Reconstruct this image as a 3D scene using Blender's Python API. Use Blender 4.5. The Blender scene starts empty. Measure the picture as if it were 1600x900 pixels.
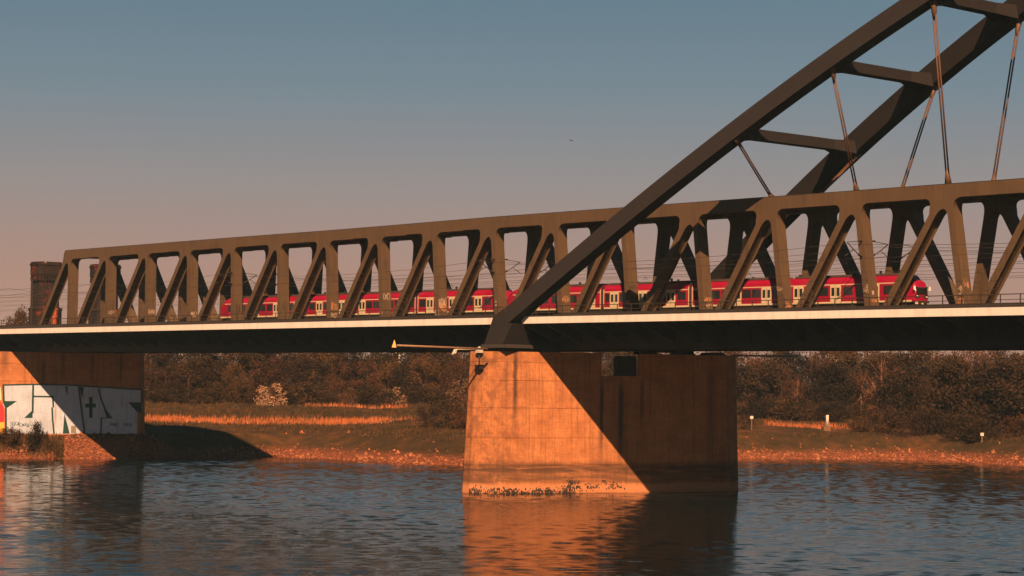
import bpy, math, random
import numpy as np
from mathutils import Vector, Matrix

random.seed(7)
rng = np.random.default_rng(7)
scene = bpy.context.scene
col = scene.collection

# ------------------------------------------------------------------ camera
CAM = np.array([190.0, -199.8, 13.88])
FW = Vector((-0.73874475, 0.67256675, 0.04370537)).normalized()
RT = Vector((0.67356139, 0.73902578, 0.01248773))
UP = RT.cross(FW).normalized()
RT = FW.cross(UP).normalized()
cam_data = bpy.data.cameras.new("camera")
cam_data.sensor_width = 36.0
cam_data.lens = 3400.0 / 1600.0 * 36.0
cam_data.clip_start = 1.0
cam_data.clip_end = 20000.0
cam = bpy.data.objects.new("camera", cam_data)
cam.matrix_world = Matrix(((RT.x, UP.x, -FW.x, CAM[0]), (RT.y, UP.y, -FW.y, CAM[1]), (RT.z, UP.z, -FW.z, CAM[2]), (0, 0, 0, 1)))
col.objects.link(cam)
scene.camera = cam

# ------------------------------------------------------------------ light
scene.view_settings.view_transform = 'Standard'
scene.view_settings.look = 'None'
scene.view_settings.gamma = 1.0
scene.view_settings.exposure = 1.4
scene.view_settings.use_curve_mapping = False

SUN = Vector((1.10, -1.0, 1.19)).normalized()          # towards the sun
sun_data = bpy.data.lights.new("sun", 'SUN')
sun_data.energy = 5.0
sun_data.angle = math.radians(0.5)
sun_data.color = (1.0, 0.53, 0.265)
sun = bpy.data.objects.new("sun", sun_data)
sun.rotation_euler = SUN.to_track_quat('Z', 'Y').to_euler()
sun.location = (120, -150, 160)
col.objects.link(sun)

world = bpy.data.worlds.new("World")
scene.world = world
world.use_nodes = True
nt = world.node_tree
nt.nodes.clear()
w_out = nt.nodes.new('ShaderNodeOutputWorld')
w_bg = nt.nodes.new('ShaderNodeBackground')
w_sky = nt.nodes.new('ShaderNodeTexSky')
w_sky.sky_type = 'NISHITA'
w_sky.sun_disc = False
w_sky.sun_elevation = math.asin(SUN.z)
w_sky.sun_rotation = math.atan2(SUN.x, SUN.y)
w_tc = nt.nodes.new('ShaderNodeTexCoord')
w_sep = nt.nodes.new('ShaderNodeSeparateXYZ')
w_ramp = nt.nodes.new('ShaderNodeValToRGB')
nt.links.new(w_tc.outputs['Generated'], w_sep.inputs[0])
nt.links.new(w_sep.outputs['Z'], w_ramp.inputs[0])
els = w_ramp.color_ramp.elements
SKY = [(0.0, (0.360, 0.140, 0.085)), (0.018, (0.320, 0.140, 0.094)), (0.05, (0.275, 0.133, 0.100)), (0.09, (0.190, 0.148, 0.138)),
       (0.135, (0.106, 0.138, 0.160)), (0.18, (0.068, 0.114, 0.145)), (0.26, (0.034, 0.068, 0.094)), (0.42, (0.020, 0.046, 0.068)), (1.0, (0.014, 0.034, 0.052))]
while len(els) < len(SKY):
    els.new(0.5)
for e, (p, c) in zip(els, SKY):
    e.position = p
for e, (p, c) in zip(els, SKY):
    e.color = (c[0], c[1], c[2], 1)
w_scale = nt.nodes.new('ShaderNodeMix')
w_scale.data_type = 'RGBA'
w_scale.inputs[0].default_value = 0.04
w_mul = nt.nodes.new('ShaderNodeVectorMath')
w_mul.operation = 'SCALE'
w_mul.inputs['Scale'].default_value = 5.15
nt.links.new(w_ramp.outputs[0], w_mul.inputs[0])
nt.links.new(w_mul.outputs[0], w_scale.inputs[6])
nt.links.new(w_sky.outputs[0], w_scale.inputs[7])
nt.links.new(w_scale.outputs[2], w_bg.inputs['Color'])
w_bg.inputs['Strength'].default_value = 0.1
nt.links.new(w_bg.outputs[0], w_out.inputs['Surface'])

# ------------------------------------------------------------------ helpers
class MB:
    """collects simple shapes into one mesh"""
    def __init__(self):
        self.v = []
        self.f = []
        self.sm = []
    def add(self, vs, fs, smooth=False):
        o = len(self.v)
        self.v += [tuple(float(c) for c in p) for p in vs]
        for f in fs:
            self.f.append(tuple(i + o for i in f))
            self.sm.append(smooth)
        return self
    def box(self, x0, x1, y0, y1, z0, z1):
        vs = [(x0, y0, z0), (x1, y0, z0), (x1, y1, z0), (x0, y1, z0), (x0, y0, z1), (x1, y0, z1), (x1, y1, z1), (x0, y1, z1)]
        return self.add(vs, [(0, 3, 2, 1), (4, 5, 6, 7), (0, 1, 5, 4), (1, 2, 6, 5), (2, 3, 7, 6), (3, 0, 4, 7)])
    def loft(self, rings, caps=True, smooth=False):
        n = len(rings[0])
        vs = [p for r in rings for p in r]
        fs = []
        for k in range(len(rings) - 1):
            for i in range(n):
                j = (i + 1) % n
                fs.append((k * n + i, k * n + j, (k + 1) * n + j, (k + 1) * n + i))
        if caps:
            fs.append(tuple(range(n - 1, -1, -1)))
            fs.append(tuple((len(rings) - 1) * n + i for i in range(n)))
        return self.add(vs, fs, smooth)
    def plate(self, poly, y0, y1, sides=True):
        """polygon in X,Z extruded along Y"""
        n = len(poly)
        vs = [(x, y0, z) for x, z in poly] + [(x, y1, z) for x, z in poly]
        fs = [tuple(range(n)), tuple(range(2 * n - 1, n - 1, -1))]
        if sides:
            for i in range(n):
                j = (i + 1) % n
                fs.append((i + n, j + n, j, i))
        return self.add(vs, fs)
    def tube(self, pts, r, n=6, smooth=True):
        pts = [Vector(p) for p in pts]
        rings = []
        for i, p in enumerate(pts):
            a = pts[max(i - 1, 0)]
            b = pts[min(i + 1, len(pts) - 1)]
            d = (b - a).normalized()
            ref = Vector((0, 0, 1)) if abs(d.z) < 0.9 else Vector((1, 0, 0))
            s = d.cross(ref).normalized()
            t = d.cross(s).normalized()
            rr = r[i] if isinstance(r, (list, tuple)) else r
            rings.append([p + (s * math.cos(q) + t * math.sin(q)) * rr for q in [2 * math.pi * k / n for k in range(n)]])
        return self.loft(rings, True, smooth)
    def bar(self, p0, p1, w, h, ref=(0, 0, 1)):
        """box beam of width w (sideways) and height h between two points"""
        p0, p1 = Vector(p0), Vector(p1)
        d = (p1 - p0).normalized()
        s = d.cross(Vector(ref)).normalized() * (w / 2)
        t = s.cross(d).normalized() * (h / 2)
        rings = [[p - s - t, p + s - t, p + s + t, p - s + t] for p in (p0, p1)]
        return self.loft(rings)
    def build(self, name, mat, parent=None, base=None):
        """base: world point of the thing's origin"""
        if base is None:
            base = BASE.get(parent, (0, 0, 0)) if parent else (0, 0, 0)
        me = bpy.data.meshes.new(name)
        bx, by, bz = base
        me.from_pydata([(x - bx, y - by, z - bz) for x, y, z in self.v], [], self.f)
        me.polygons.foreach_set('use_smooth', self.sm)
        import bmesh
        bm = bmesh.new(); bm.from_mesh(me)
        bmesh.ops.recalc_face_normals(bm, faces=bm.faces)
        bm.to_mesh(me); bm.free()
        me.materials.append(mat)
        o = bpy.data.objects.new(name, me)
        col.objects.link(o)
        if parent:
            o.parent = parent
            BASE[o] = base
        else:
            o.location = base
            BASE[o] = base
        return o

BASE = {}

def thing(name, label, cat, loc, group=None):
    o = bpy.data.objects.new(name, None)
    o.empty_display_size = 1
    o.location = loc
    col.objects.link(o)
    BASE[o] = tuple(loc)
    tag(o, label, cat, group)
    return o

def tag(o, label=None, cat=None, group=None, kind=None):
    if label: o['label'] = label
    if cat: o['category'] = cat
    if group: o['group'] = group
    if kind: o['kind'] = kind
    return o

def np_mesh(name, V, F, mat, loc=(0, 0, 0), smooth=False):
    """V (n,3), F (m,k) with equal face sizes"""
    V = np.asarray(V, np.float32); F = np.asarray(F, np.int32)
    me = bpy.data.meshes.new(name)
    m, k = F.shape
    me.vertices.add(len(V)); me.vertices.foreach_set('co', V.ravel())
    me.loops.add(m * k); me.loops.foreach_set('vertex_index', F.ravel())
    me.polygons.add(m); me.polygons.foreach_set('loop_start', np.arange(0, m * k, k, dtype=np.int32))
    me.polygons.foreach_set('loop_total', np.full(m, k, np.int32))
    me.polygons.foreach_set('use_smooth', np.full(m, smooth, bool))
    me.update(calc_edges=True); me.validate()
    me.materials.append(mat)
    o = bpy.data.objects.new(name, me)
    o.location = loc
    col.objects.link(o)
    BASE[o] = tuple(loc)
    return o

# ------------------------------------------------------------------ materials
ALB = 0.78          # the exposure is set for the low sun; all paints share one scale
class N:
    def __init__(self, name, rough=0.8, spec=0.3, metal=0.0):
        self.m = bpy.data.materials.new(name)
        self.m.use_nodes = True
        self.t = self.m.node_tree
        self.b = self.t.nodes['Principled BSDF']
        self.b.inputs['Roughness'].default_value = rough
        self.b.inputs['Specular IOR Level'].default_value = spec
        self.b.inputs['Metallic'].default_value = metal
        self._tc = None
    def coord(self):
        if self._tc is None:
            self._tc = self.t.nodes.new('ShaderNodeNewGeometry').outputs['Position']
        return self._tc
    def link(self, a, b): self.t.links.new(a, b)
    def map(self, scale, rot=(0, 0, 0), loc=(0, 0, 0), src=None):
        n = self.t.nodes.new('ShaderNodeMapping')
        n.inputs['Scale'].default_value = scale
        n.inputs['Rotation'].default_value = rot
        n.inputs['Location'].default_value = loc
        self.link(src or self.coord(), n.inputs[0])
        return n.outputs[0]
    def noise(self, vec, scale=1.0, detail=4, rough=0.6):
        n = self.t.nodes.new('ShaderNodeTexNoise')
        n.inputs['Scale'].default_value = scale
        n.inputs['Detail'].default_value = detail
        n.inputs['Roughness'].default_value = rough
        self.link(vec, n.inputs['Vector'])
        return n.outputs['Fac']
    def ramp(self, fac, stops):
        n = self.t.nodes.new('ShaderNodeValToRGB')
        e = n.color_ramp.elements
        while len(e) < len(stops): e.new(0.5)
        for k, (p, c) in enumerate(stops): e[k].position = p
        for k, (p, c) in enumerate(stops):
            c = (c, c, c) if isinstance(c, (int, float)) else tuple(q * ALB for q in c)
            e[k].color = (c[0], c[1], c[2], 1)
        self.link(fac, n.inputs[0])
        return n.outputs[0]
    def mix(self, fac, a, b, mode='MIX'):
        n = self.t.nodes.new('ShaderNodeMix'); n.data_type = 'RGBA'; n.blend_type = mode
        for s, x in ((0, fac), (6, a), (7, b)):
            if isinstance(x, (int, float)): n.inputs[s].default_value = x if s == 0 else (x, x, x, 1)
            elif isinstance(x, tuple): n.inputs[s].default_value = (x[0] * ALB, x[1] * ALB, x[2] * ALB, 1)
            else: self.link(x, n.inputs[s])
        return n.outputs[2]
    def math(self, op, a, b=0.0, c=None):
        n = self.t.nodes.new('ShaderNodeMath'); n.operation = op
        for s, x in ((0, a), (1, b), (2, c)):
            if x is None: continue
            if isinstance(x, (int, float)): n.inputs[s].default_value = x
            else: self.link(x, n.inputs[s])
        return n.outputs[0]
    def axis(self, vec):
        """dot product of world position with a vector"""
        n = self.t.nodes.new('ShaderNodeVectorMath'); n.operation = 'DOT_PRODUCT'
        self.link(self.coord(), n.inputs[0]); n.inputs[1].default_value = vec
        return n.outputs['Value']
    def color(self, c):
        if isinstance(c, tuple): self.b.inputs['Base Color'].default_value = (c[0], c[1], c[2], 1)
        else: self.link(c, self.b.inputs['Base Color'])
        return self
    def bump(self, h, strength=0.3, dist=0.1):
        n = self.t.nodes.new('ShaderNodeBump')
        n.inputs['Strength'].default_value = strength
        n.inputs['Distance'].default_value = dist
        self.link(h, n.inputs['Height'])
        self.link(n.outputs[0], self.b.inputs['Normal'])
        return self

def mat_steel(name, a, b, rough=0.6):
    m = N(name, rough, 0.25)
    st = m.noise(m.map((2.4, 2.4, 0.12)), 1.0, 6, 0.7)
    bl = m.noise(m.map((0.5, 0.5, 0.5)), 0.6, 4)
    f = m.math('ADD', m.math('MULTIPLY', st, 0.7), m.math('MULTIPLY', bl, 0.3))
    m.color(m.ramp(f, [(0.35, b), (0.47, tuple(x * 0.8 + y * 0.2 for x, y in zip(a, b))), (0.56, a), (0.68, tuple(min(1, x * 1.18) for x in a))]))
    m.bump(st, 0.15, 0.02)
    return m.m

M = {}
M['truss'] = mat_steel('weathered_brown_steel', (0.090, 0.062, 0.038), (0.052, 0.039, 0.026))
M['arch'] = mat_steel('dark_arch_paint', (0.0150, 0.0138, 0.0160), (0.0105, 0.0098, 0.012), 0.8)
M['hanger'] = mat_steel('hanger_paint', (0.10, 0.055, 0.032), (0.06, 0.037, 0.024), 0.55)
M['soffit'] = mat_steel('dark_deck_steel', (0.040, 0.037, 0.036), (0.028, 0.027, 0.027), 0.8)
M['rail_paint'] = mat_steel('railing_paint', (0.035, 0.028, 0.024), (0.025, 0.02, 0.018), 0.6)
m = N('fascia_paint', 0.55, 0.3)
s = m.noise(m.map((1.2, 1.2, 0.25)), 1.0, 5)
m.color(m.ramp(s, [(0.3, (0.58, 0.55, 0.54)), (0.5, (0.66, 0.66, 0.66)), (0.7, (0.70, 0.70, 0.71))]))
M['fascia'] = m.m

PD = (0.3235, 0.9462, 0.0)                      # direction of the pier faces
PN = (0.9462, -0.3235, 0.0)
PIER_A = Vector((-12.64, -16.5, 0))

def mat_concrete(name, streaks, bands, ref, blots=1.0):
    m = N(name, 0.9, 0.15)
    u = m.math('SUBTRACT', m.axis(PD), float(Vector(PD).dot(Vector(ref))))
    z = m.axis((0, 0, 1))
    fine = m.noise(m.map((6, 6, 1.2)), 1.0, 6, 0.7)
    big = m.noise(m.map((0.35, 0.35, 0.5)), 1.0, 5)
    board = m.noise(m.map((0.6, 0.6, 9.0)), 1.0, 3)
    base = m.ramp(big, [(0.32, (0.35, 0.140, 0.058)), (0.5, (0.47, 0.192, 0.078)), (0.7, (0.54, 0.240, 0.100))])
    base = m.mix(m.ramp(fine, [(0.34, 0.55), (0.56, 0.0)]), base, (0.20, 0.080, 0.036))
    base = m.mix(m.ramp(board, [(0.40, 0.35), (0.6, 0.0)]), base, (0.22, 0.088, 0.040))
    blot = m.noise(m.map((0.9, 0.9, 0.9), loc=(3, 1, 7)), 1.0, 7, 0.75)
    left = m.math('SUBTRACT', 1.0, m.math('MINIMUM', 1.0, m.math('MAXIMUM', m.math('DIVIDE', m.math('ADD', u, 4.0), 9.0), 0.25)))
    base = m.mix(m.math('MULTIPLY', m.ramp(blot, [(0.40, 1.0), (0.56, 0.0)]), m.math('MULTIPLY', left, blots)), base, (0.13, 0.062, 0.034))
    drip = m.noise(m.map((2.2, 2.2, 0.06)), 1.0, 4, 0.6)
    base = m.mix(m.ramp(drip, [(0.34, 0.5), (0.50, 0.0)]), base, (0.17, 0.072, 0.036))
    wob = m.noise(m.map((0.0, 0.0, 0.9)), 1.0, 3)
    for (u0, w, z0, z1, k) in streaks:
        uu = m.math('ADD', u, m.math('MULTIPLY', m.math('SUBTRACT', wob, 0.5), 0.5))
        d = m.math('DIVIDE', m.math('ABSOLUTE', m.math('SUBTRACT', uu, u0)), w)
        a = m.math('SUBTRACT', 1.0, m.math('MINIMUM', d, 1.0))
        zz = m.math('DIVIDE', m.math('SUBTRACT', z, z0), (z1 - z0))
        b = m.math('MULTIPLY', m.math('GREATER_THAN', zz, 0.0), m.math('MINIMUM', 1.0, m.math('MULTIPLY', m.math('MAXIMUM', m.math('SUBTRACT', 1.05, zz), 0.0), 5.0)))
        b = m.math('MULTIPLY', b, m.math('MINIMUM', 1.0, m.math('MAXIMUM', m.math('MULTIPLY', zz, 2.2), 0.0)))
        f = m.math('MULTIPLY', m.math('MULTIPLY', m.math('POWER', a, 0.6), b), m.math('MULTIPLY', m.ramp(fine, [(0.25, 0.7), (0.55, 1.0)]), k))
        base = m.mix(f, base, (0.035, 0.028, 0.024))
    stn = m.noise(m.map((0.25, 0.25, 2.6)), 1.0, 5, 0.6)
    for (z0, w, k, c) in bands:
        zz = m.math('ADD', z, m.math('MULTIPLY', m.math('SUBTRACT', m.noise(m.map((0.16, 0.16, 0.0)), 1.0, 4), 0.5), 1.6 if k < 0.95 else 0.25))
        d = m.math('DIVIDE', m.math('ABSOLUTE', m.math('SUBTRACT', zz, z0)), w)
        a = m.math('SUBTRACT', 1.0, m.math('MULTIPLY', d, d))
        a = m.math('MAXIMUM', a, 0.0)
        f = m.math('MULTIPLY', m.math('MULTIPLY', a, m.ramp(stn, [(0.34, 0.4), (0.52, 1.0)]) if k < 0.95 else 1.0), k)
        base = m.mix(f, base, c)
    m.color(base)
    m.bump(m.math('ADD', fine, board), 0.25, 0.02)
    return m.m

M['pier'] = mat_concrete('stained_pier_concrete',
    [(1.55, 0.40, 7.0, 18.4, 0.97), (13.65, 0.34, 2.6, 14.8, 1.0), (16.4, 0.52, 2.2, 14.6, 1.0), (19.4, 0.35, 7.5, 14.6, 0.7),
     (0.3, 0.22, 9.0, 17.5, 0.35), (7.2, 0.2, 10.5, 17.8, 0.3), (10.3, 0.16, 10.0, 17.0, 0.25), (29.5, 0.8, 0.5, 17.5, 0.5), (-2.2, 0.8, 14.2, 18.2, 0.4)],
    [(3.0, 1.15, 0.9, (0.060, 0.036, 0.024)), (1.75, 0.6, 0.8, (0.085, 0.046, 0.028)), (0.62, 0.72, 0.96, (0.44, 0.20, 0.10)), (-0.05, 0.12, 0.97, (0.08, 0.05, 0.03))],
    PIER_A)
LP_B = Vector((-135.1, 9.8, 0))
M['pier_bank'] = mat_concrete('bank_pier_concrete',
    [(-24.6, 0.8, 13.0, 21.0, 0.6), (-18.0, 0.45, 12.0, 16.8, 0.7), (-17.8, 0.4, 9.0, 13.0, 0.3), (-14.6, 0.5, 12.0, 18.5, 0.6), (-9.5, 0.4, 12.5, 18.5, 0.6), (-4.5, 0.4, 12.5, 18.5, 0.6)],
    [], LP_B, 0.15)

def plain(name, c, rough=0.7, spec=0.3, metal=0.0, var=0.25, sc=3.0):
    m = N(name, rough, spec, metal)
    n = m.noise(m.map((sc, sc, sc)), 1.0, 3)
    m.color(m.ramp(n, [(0.3, tuple(x * (1 - var) for x in c)), (0.7, tuple(min(1, x * (1 + var)) for x in c))]))
    return m.m

M['red'] = plain('train_red_paint', (0.25, 0.003, 0.032), 0.35, 0.5, 0, 0.06)
M['cream'] = plain('train_cream_paint', (0.50, 0.45, 0.32), 0.4, 0.4, 0, 0.05)
M['roof_grey'] = plain('train_roof_grey', (0.06, 0.05, 0.05), 0.7)
M['under'] = plain('train_underframe', (0.02, 0.018, 0.018), 0.8)
m = N('train_glass', 0.08, 0.5); m.color((0.012, 0.018, 0.020)); M['glass'] = m.m
M['blackfront'] = plain('train_front_black', (0.012, 0.012, 0.013), 0.3, 0.5)
M['lamp'] = plain('headlight_glass', (0.85, 0.8, 0.75), 0.2, 0.6)
M['blind'] = plain('cab_sun_blind', (0.33, 0.18, 0.08), 0.8)
M['wire'] = plain('wire_copper', (0.05, 0.035, 0.03), 0.6)
M['insul'] = plain('insulator', (0.02, 0.015, 0.012), 0.4)
M['tag_white'] = plain('spray_white', (0.40, 0.31, 0.26), 0.8)
M['tag_orange'] = plain('spray_orange', (0.42, 0.20, 0.09), 0.8)
M['tag_dark'] = plain('spray_black', (0.02, 0.018, 0.016), 0.8)
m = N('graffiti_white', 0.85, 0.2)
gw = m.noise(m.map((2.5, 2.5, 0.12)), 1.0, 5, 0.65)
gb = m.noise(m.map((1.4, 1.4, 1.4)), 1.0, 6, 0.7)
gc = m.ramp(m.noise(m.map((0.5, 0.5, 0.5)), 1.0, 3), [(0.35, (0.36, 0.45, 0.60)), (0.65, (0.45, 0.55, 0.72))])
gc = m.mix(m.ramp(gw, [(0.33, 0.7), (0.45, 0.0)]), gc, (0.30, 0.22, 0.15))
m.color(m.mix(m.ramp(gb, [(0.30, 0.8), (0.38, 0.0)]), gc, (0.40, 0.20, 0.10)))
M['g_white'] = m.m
M['g_teal'] = plain('graffiti_teal', (0.012, 0.05, 0.05), 0.85, 0.2)
M['g_red'] = plain('graffiti_red', (0.75, 0.03, 0.05), 0.8)
M['g_yellow'] = plain('graffiti_yellow', (0.85, 0.42, 0.06), 0.8)
M['g_peach'] = plain('graffiti_peach', (0.85, 0.58, 0.38), 0.8)
M['door_grey'] = plain('pier_door_grey', (0.20, 0.17, 0.13), 0.7)
M['yellow'] = plain('marker_yellow', (0.62, 0.26, 0.03), 0.5)
M['white'] = plain('marker_white', (0.50, 0.48, 0.44), 0.5)
M['dark'] = plain('dark_box', (0.018, 0.018, 0.02), 0.6)
M['bright_steel'] = plain('galvanised_arm', (0.55, 0.48, 0.42), 0.5, 0.4)
M['arm_steel'] = plain('boom_steel', (0.22, 0.13, 0.08), 0.6, 0.4)

m = N('soot_brick', 0.9, 0.15)
bt = m.t.nodes.new('ShaderNodeTexBrick')
bt.inputs['Scale'].default_value = 1.0
bt.inputs['Brick Width'].default_value = 0.9; bt.inputs['Row Height'].default_value = 0.42
bt.inputs['Mortar Size'].default_value = 0.04
bt.inputs['Color1'].default_value = (0.014, 0.010, 0.009, 1); bt.inputs['Color2'].default_value = (0.007, 0.006, 0.006, 1)
bt.inputs['Mortar'].default_value = (0.026, 0.016, 0.013, 1)
mp = m.t.nodes.new('ShaderNodeCombineXYZ')
m.link(m.math('ADD', m.axis((1, 0, 0)), m.axis((0, 1, 0))), mp.inputs[0]); m.link(m.axis((0, 0, 1)), mp.inputs[1])
m.link(mp.outputs[0], bt.inputs['Vector'])
pat = m.noise(m.map((0.28, 0.28, 0.28), loc=(3.1, 0.4, 1.2)), 1.0, 3)
pf = m.noise(m.map((1.6, 1.6, 1.6)), 1.0, 3)
m.color(m.mix(m.math('MULTIPLY', m.ramp(pat, [(0.55, 0.0), (0.66, 1.0)]), m.ramp(pf, [(0.45, 0.0), (0.6, 1.0)])), bt.outputs['Color'], (0.22, 0.035, 0.015)))
m.bump(bt.outputs['Fac'], 0.4, -0.05)
M['brick'] = m.m
M['red_brick'] = plain('red_brick', (0.30, 0.07, 0.03), 0.9, 0.15, 0, 0.5, 2.5)

# ground
m = N('river_bank', 0.95, 0.1)
z = m.axis((0, 0, 1))
n1 = m.noise(m.map((0.5, 0.5, 0.5)), 1.0, 6, 0.7)
n2 = m.noise(m.map((0.06, 0.06, 0.06)), 1.0, 5, 0.6)
n3 = m.noise(m.map((3, 3, 3)), 1.0, 4, 0.7)
zn = m.math('ADD', z, m.math('MULTIPLY', m.math('SUBTRACT', n1, 0.5), 2.2))
grav = m.ramp(n3, [(0.36, (0.035, 0.016, 0.010)), (0.52, (0.14, 0.050, 0.026)), (0.7, (0.34, 0.125, 0.065))])
zl = m.math('MULTIPLY', 2.3, m.math('MINIMUM', 1.0, m.math('MAXIMUM', 0.0, m.math('DIVIDE', m.math('SUBTRACT', 16.0, m.axis((0, 1, 0))), 8.0))))
zn = m.math('SUBTRACT', zn, zl)
gras = m.ramp(m.math('ADD', m.math('MULTIPLY', n1, 0.5), m.math('MULTIPLY', n2, 0.5)), [(0.36, (0.020, 0.016, 0.009)), (0.5, (0.042, 0.028, 0.013)), (0.63, (0.11, 0.048, 0.019))])
m.color(m.mix(m.ramp(m.math('DIVIDE', zn, 10.0), [(0.09, 0.0), (0.20, 1.0)]), grav, gras))
m.bump(n3, 0.6, 0.15)
M['bank'] = m.m
M['stone'] = plain('riprap_stone', (0.24, 0.098, 0.052), 0.95, 0.1, 0, 0.7, 1.3)
M['reed'] = plain('dry_reed', (0.36, 0.125, 0.050), 0.95, 0.1, 0, 0.55, 0.6)
M['grass'] = plain('rough_grass', (0.062, 0.038, 0.017), 0.95, 0.1, 0, 0.6, 0.5)
M['mussel'] = plain('mussel_black', (0.018, 0.014, 0.012), 0.5)

def mat_leaf(name, c1, c2, c3):
    m = N(name, 0.85, 0.1)
    oi = m.t.nodes.new('ShaderNodeObjectInfo')
    n = m.noise(m.map((0.55, 0.55, 0.55)), 1.0, 4, 0.65)
    f = m.math('ADD', m.math('MULTIPLY', n, 0.68), m.math('MULTIPLY', oi.outputs['Random'], 0.32))
    m.color(m.ramp(f, [(0.36, c1), (0.55, c2), (0.72, c3)]))
    return m.m
M['leaf_olive'] = mat_leaf('olive_foliage', (0.024, 0.016, 0.009), (0.052, 0.031, 0.015), (0.10, 0.053, 0.022))
M['leaf_rust'] = mat_leaf('rust_twigs', (0.030, 0.017, 0.011), (0.065, 0.032, 0.018), (0.115, 0.050, 0.026))
M['leaf_dark'] = mat_leaf('dark_foliage', (0.015, 0.011, 0.008), (0.032, 0.021, 0.012), (0.058, 0.034, 0.017))
M['blossom'] = mat_leaf('pale_blossom', (0.07, 0.040, 0.024), (0.22, 0.125, 0.075), (0.46, 0.30, 0.20))
M['bark'] = plain('bark_brown', (0.055, 0.032, 0.020), 0.9, 0.1, 0, 0.4)
M['bark_pale'] = plain('bark_pale', (0.24, 0.12, 0.075), 0.9, 0.1, 0, 0.4)

# water
m = N('river_water', 0.045, 0.5)
m.color((0.0008, 0.006, 0.009))
m.b.inputs['IOR'].default_value = 1.25
VA = math.atan2(FW.y, FW.x)
w1 = m.noise(m.map((2.2, 0.5, 1.0), rot=(0, 0, -VA)), 1.0, 4, 0.6)
w2 = m.noise(m.map((0.045, 0.030, 0.05), rot=(0, 0, -VA + 0.3)), 1.0, 3, 0.5)
amp = m.ramp(w2, [(0.35, 0.45), (0.65, 1.0)])
m.bump(m.math('MULTIPLY', w1, amp), 0.6, 0.035)
M['water'] = m.m

# ------------------------------------------------------------------ terrain and river
WAVE_SLOPE = 0.066
SHORE = np.array([(-700, -7000), (-420, -1200), (-230, -300), (-168, -120), (-152, -60), (-141.5, -15), (-134, 2), (-130.8, 10), (-129.5, 22), (-131, 30), (-129, 37), (-121, 39), (-109, 37.5),
                  (-96, 38.5), (-86, 41), (-80, 50), (-82, 72), (-86, 95), (-86, 110), (-82, 124), (-78, 133), (-72, 140), (-63, 143), (-55, 141.5), (-41, 137), (-20, 140), (10, 165), (50, 230), (110, 420), (250, 1300), (900, 7000)], float)

def shore_dist(P):
    """signed distance to the waterline, land positive"""
    P = np.asarray(P, float)
    best = np.full(len(P), 1e18); sign = np.zeros(len(P))
    for a, b in zip(SHORE[:-1], SHORE[1:]):
        ab = b - a
        t = np.clip(((P - a) @ ab) / (ab @ ab), 0, 1)
        q = a + t[:, None] * ab
        d2 = ((P - q) ** 2).sum(1)
        best = np.minimum(best, d2)
    # crossings of a ray towards -X : the land lies on the -X side
    inside = np.zeros(len(P), bool)
    for a, b in zip(SHORE[:-1], SHORE[1:]):
        c = (a[1] > P[:, 1]) != (b[1] > P[:, 1])
        x = a[0] + (P[:, 1] - a[1]) / (b[1] - a[1] + 1e-12) * (b[0] - a[0])
        inside ^= c & (P[:, 0] < x)
    return np.sqrt(best) * np.where(inside, 1, -1)

def vnoise(P, s, seed=0):
    P = np.asarray(P) * s + seed * 17.3
    i = np.floor(P).astype(int); f = P - i; f = f * f * (3 - 2 * f)
    def h(ix, iy):
        n = np.sin(ix * 127.1 + iy * 311.7 + seed * 74.7) * 43758.5453
        return n - np.floor(n)
    a = h(i[:, 0], i[:, 1]); b = h(i[:, 0] + 1, i[:, 1]); c = h(i[:, 0], i[:, 1] + 1); d = h(i[:, 0] + 1, i[:, 1] + 1)
    return (a * (1 - f[:, 0]) + b * f[:, 0]) * (1 - f[:, 1]) + (c * (1 - f[:, 0]) + d * f[:, 0]) * f[:, 1]

def ground_z(P):
    P = np.asarray(P, float).reshape(-1, 2)
    d = shore_dist(P)
    z = np.interp(d, [-30, -4, 0, 4, 9, 20, 33, 60, 95, 140, 400, 3000], [-4, -1.0, 0, 1.9, 4.1, 4.7, 5.3, 6.3, 8.3, 9.2, 10, 10])
    zl = np.interp(d, [-30, -4, 0, 1.9, 4.2, 12, 30, 60, 95, 140, 400, 3000], [-4, -1.0, 0, 3.1, 4.4, 4.6, 5.0, 6.3, 8.3, 9.2, 10, 10])
    k = np.clip((15 - P[:, 1]) / 6, 0, 1)
    z = z * (1 - k) + zl * k
    w = np.clip((d - 2) / 12, 0, 1)
    z = z + w * ((vnoise(P, 0.12, 1) - 0.5) * 0.9 + (vnoise(P, 0.45, 2) - 0.5) * 0.35)
    z = z + np.clip(1 - np.abs(d) / 10, 0, 1) * (vnoise(P, 0.5, 3) - 0.5) * 0.35
    # level pad under the bank pier
    pd = np.hypot(P[:, 0] + 144, P[:, 1] + 4)
    k = np.clip(1 - (pd - 8) / 10, 0, 1) * np.clip(d / 6, 0, 1)
    return z * (1 - k) + 4.45 * k

gx = np.concatenate([[-7000, -3500, -1800, -1000, -650, -480], np.arange(-400, -190, 5), np.arange(-190, -25, 1.5), np.arange(-25, 120, 8), [200, 400, 900, 2000, 7000]])
gy = np.concatenate([[-7000, -3000, -1200, -600, -350, -230], np.arange(-160, -40, 8), np.arange(-40, 160, 1.5), np.arange(160, 480, 6), [560, 750, 1100, 2000, 4000, 7000]])
GX, GY = np.meshgrid(gx, gy, indexing='ij')
GP = np.stack([GX.ravel(), GY.ravel()], 1)
GZ = ground_z(GP)
nx, ny = len(gx), len(gy)
idx = np.arange(nx * ny).reshape(nx, ny)
GF = np.stack([idx[:-1, :-1].ravel(), idx[1:, :-1].ravel(), idx[1:, 1:].ravel(), idx[:-1, 1:].ravel()], 1)
tag(np_mesh('ground', np.c_[GP, GZ], GF, M['bank'], smooth=True), kind='structure', label='grassy river bank with a stony edge')
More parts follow.
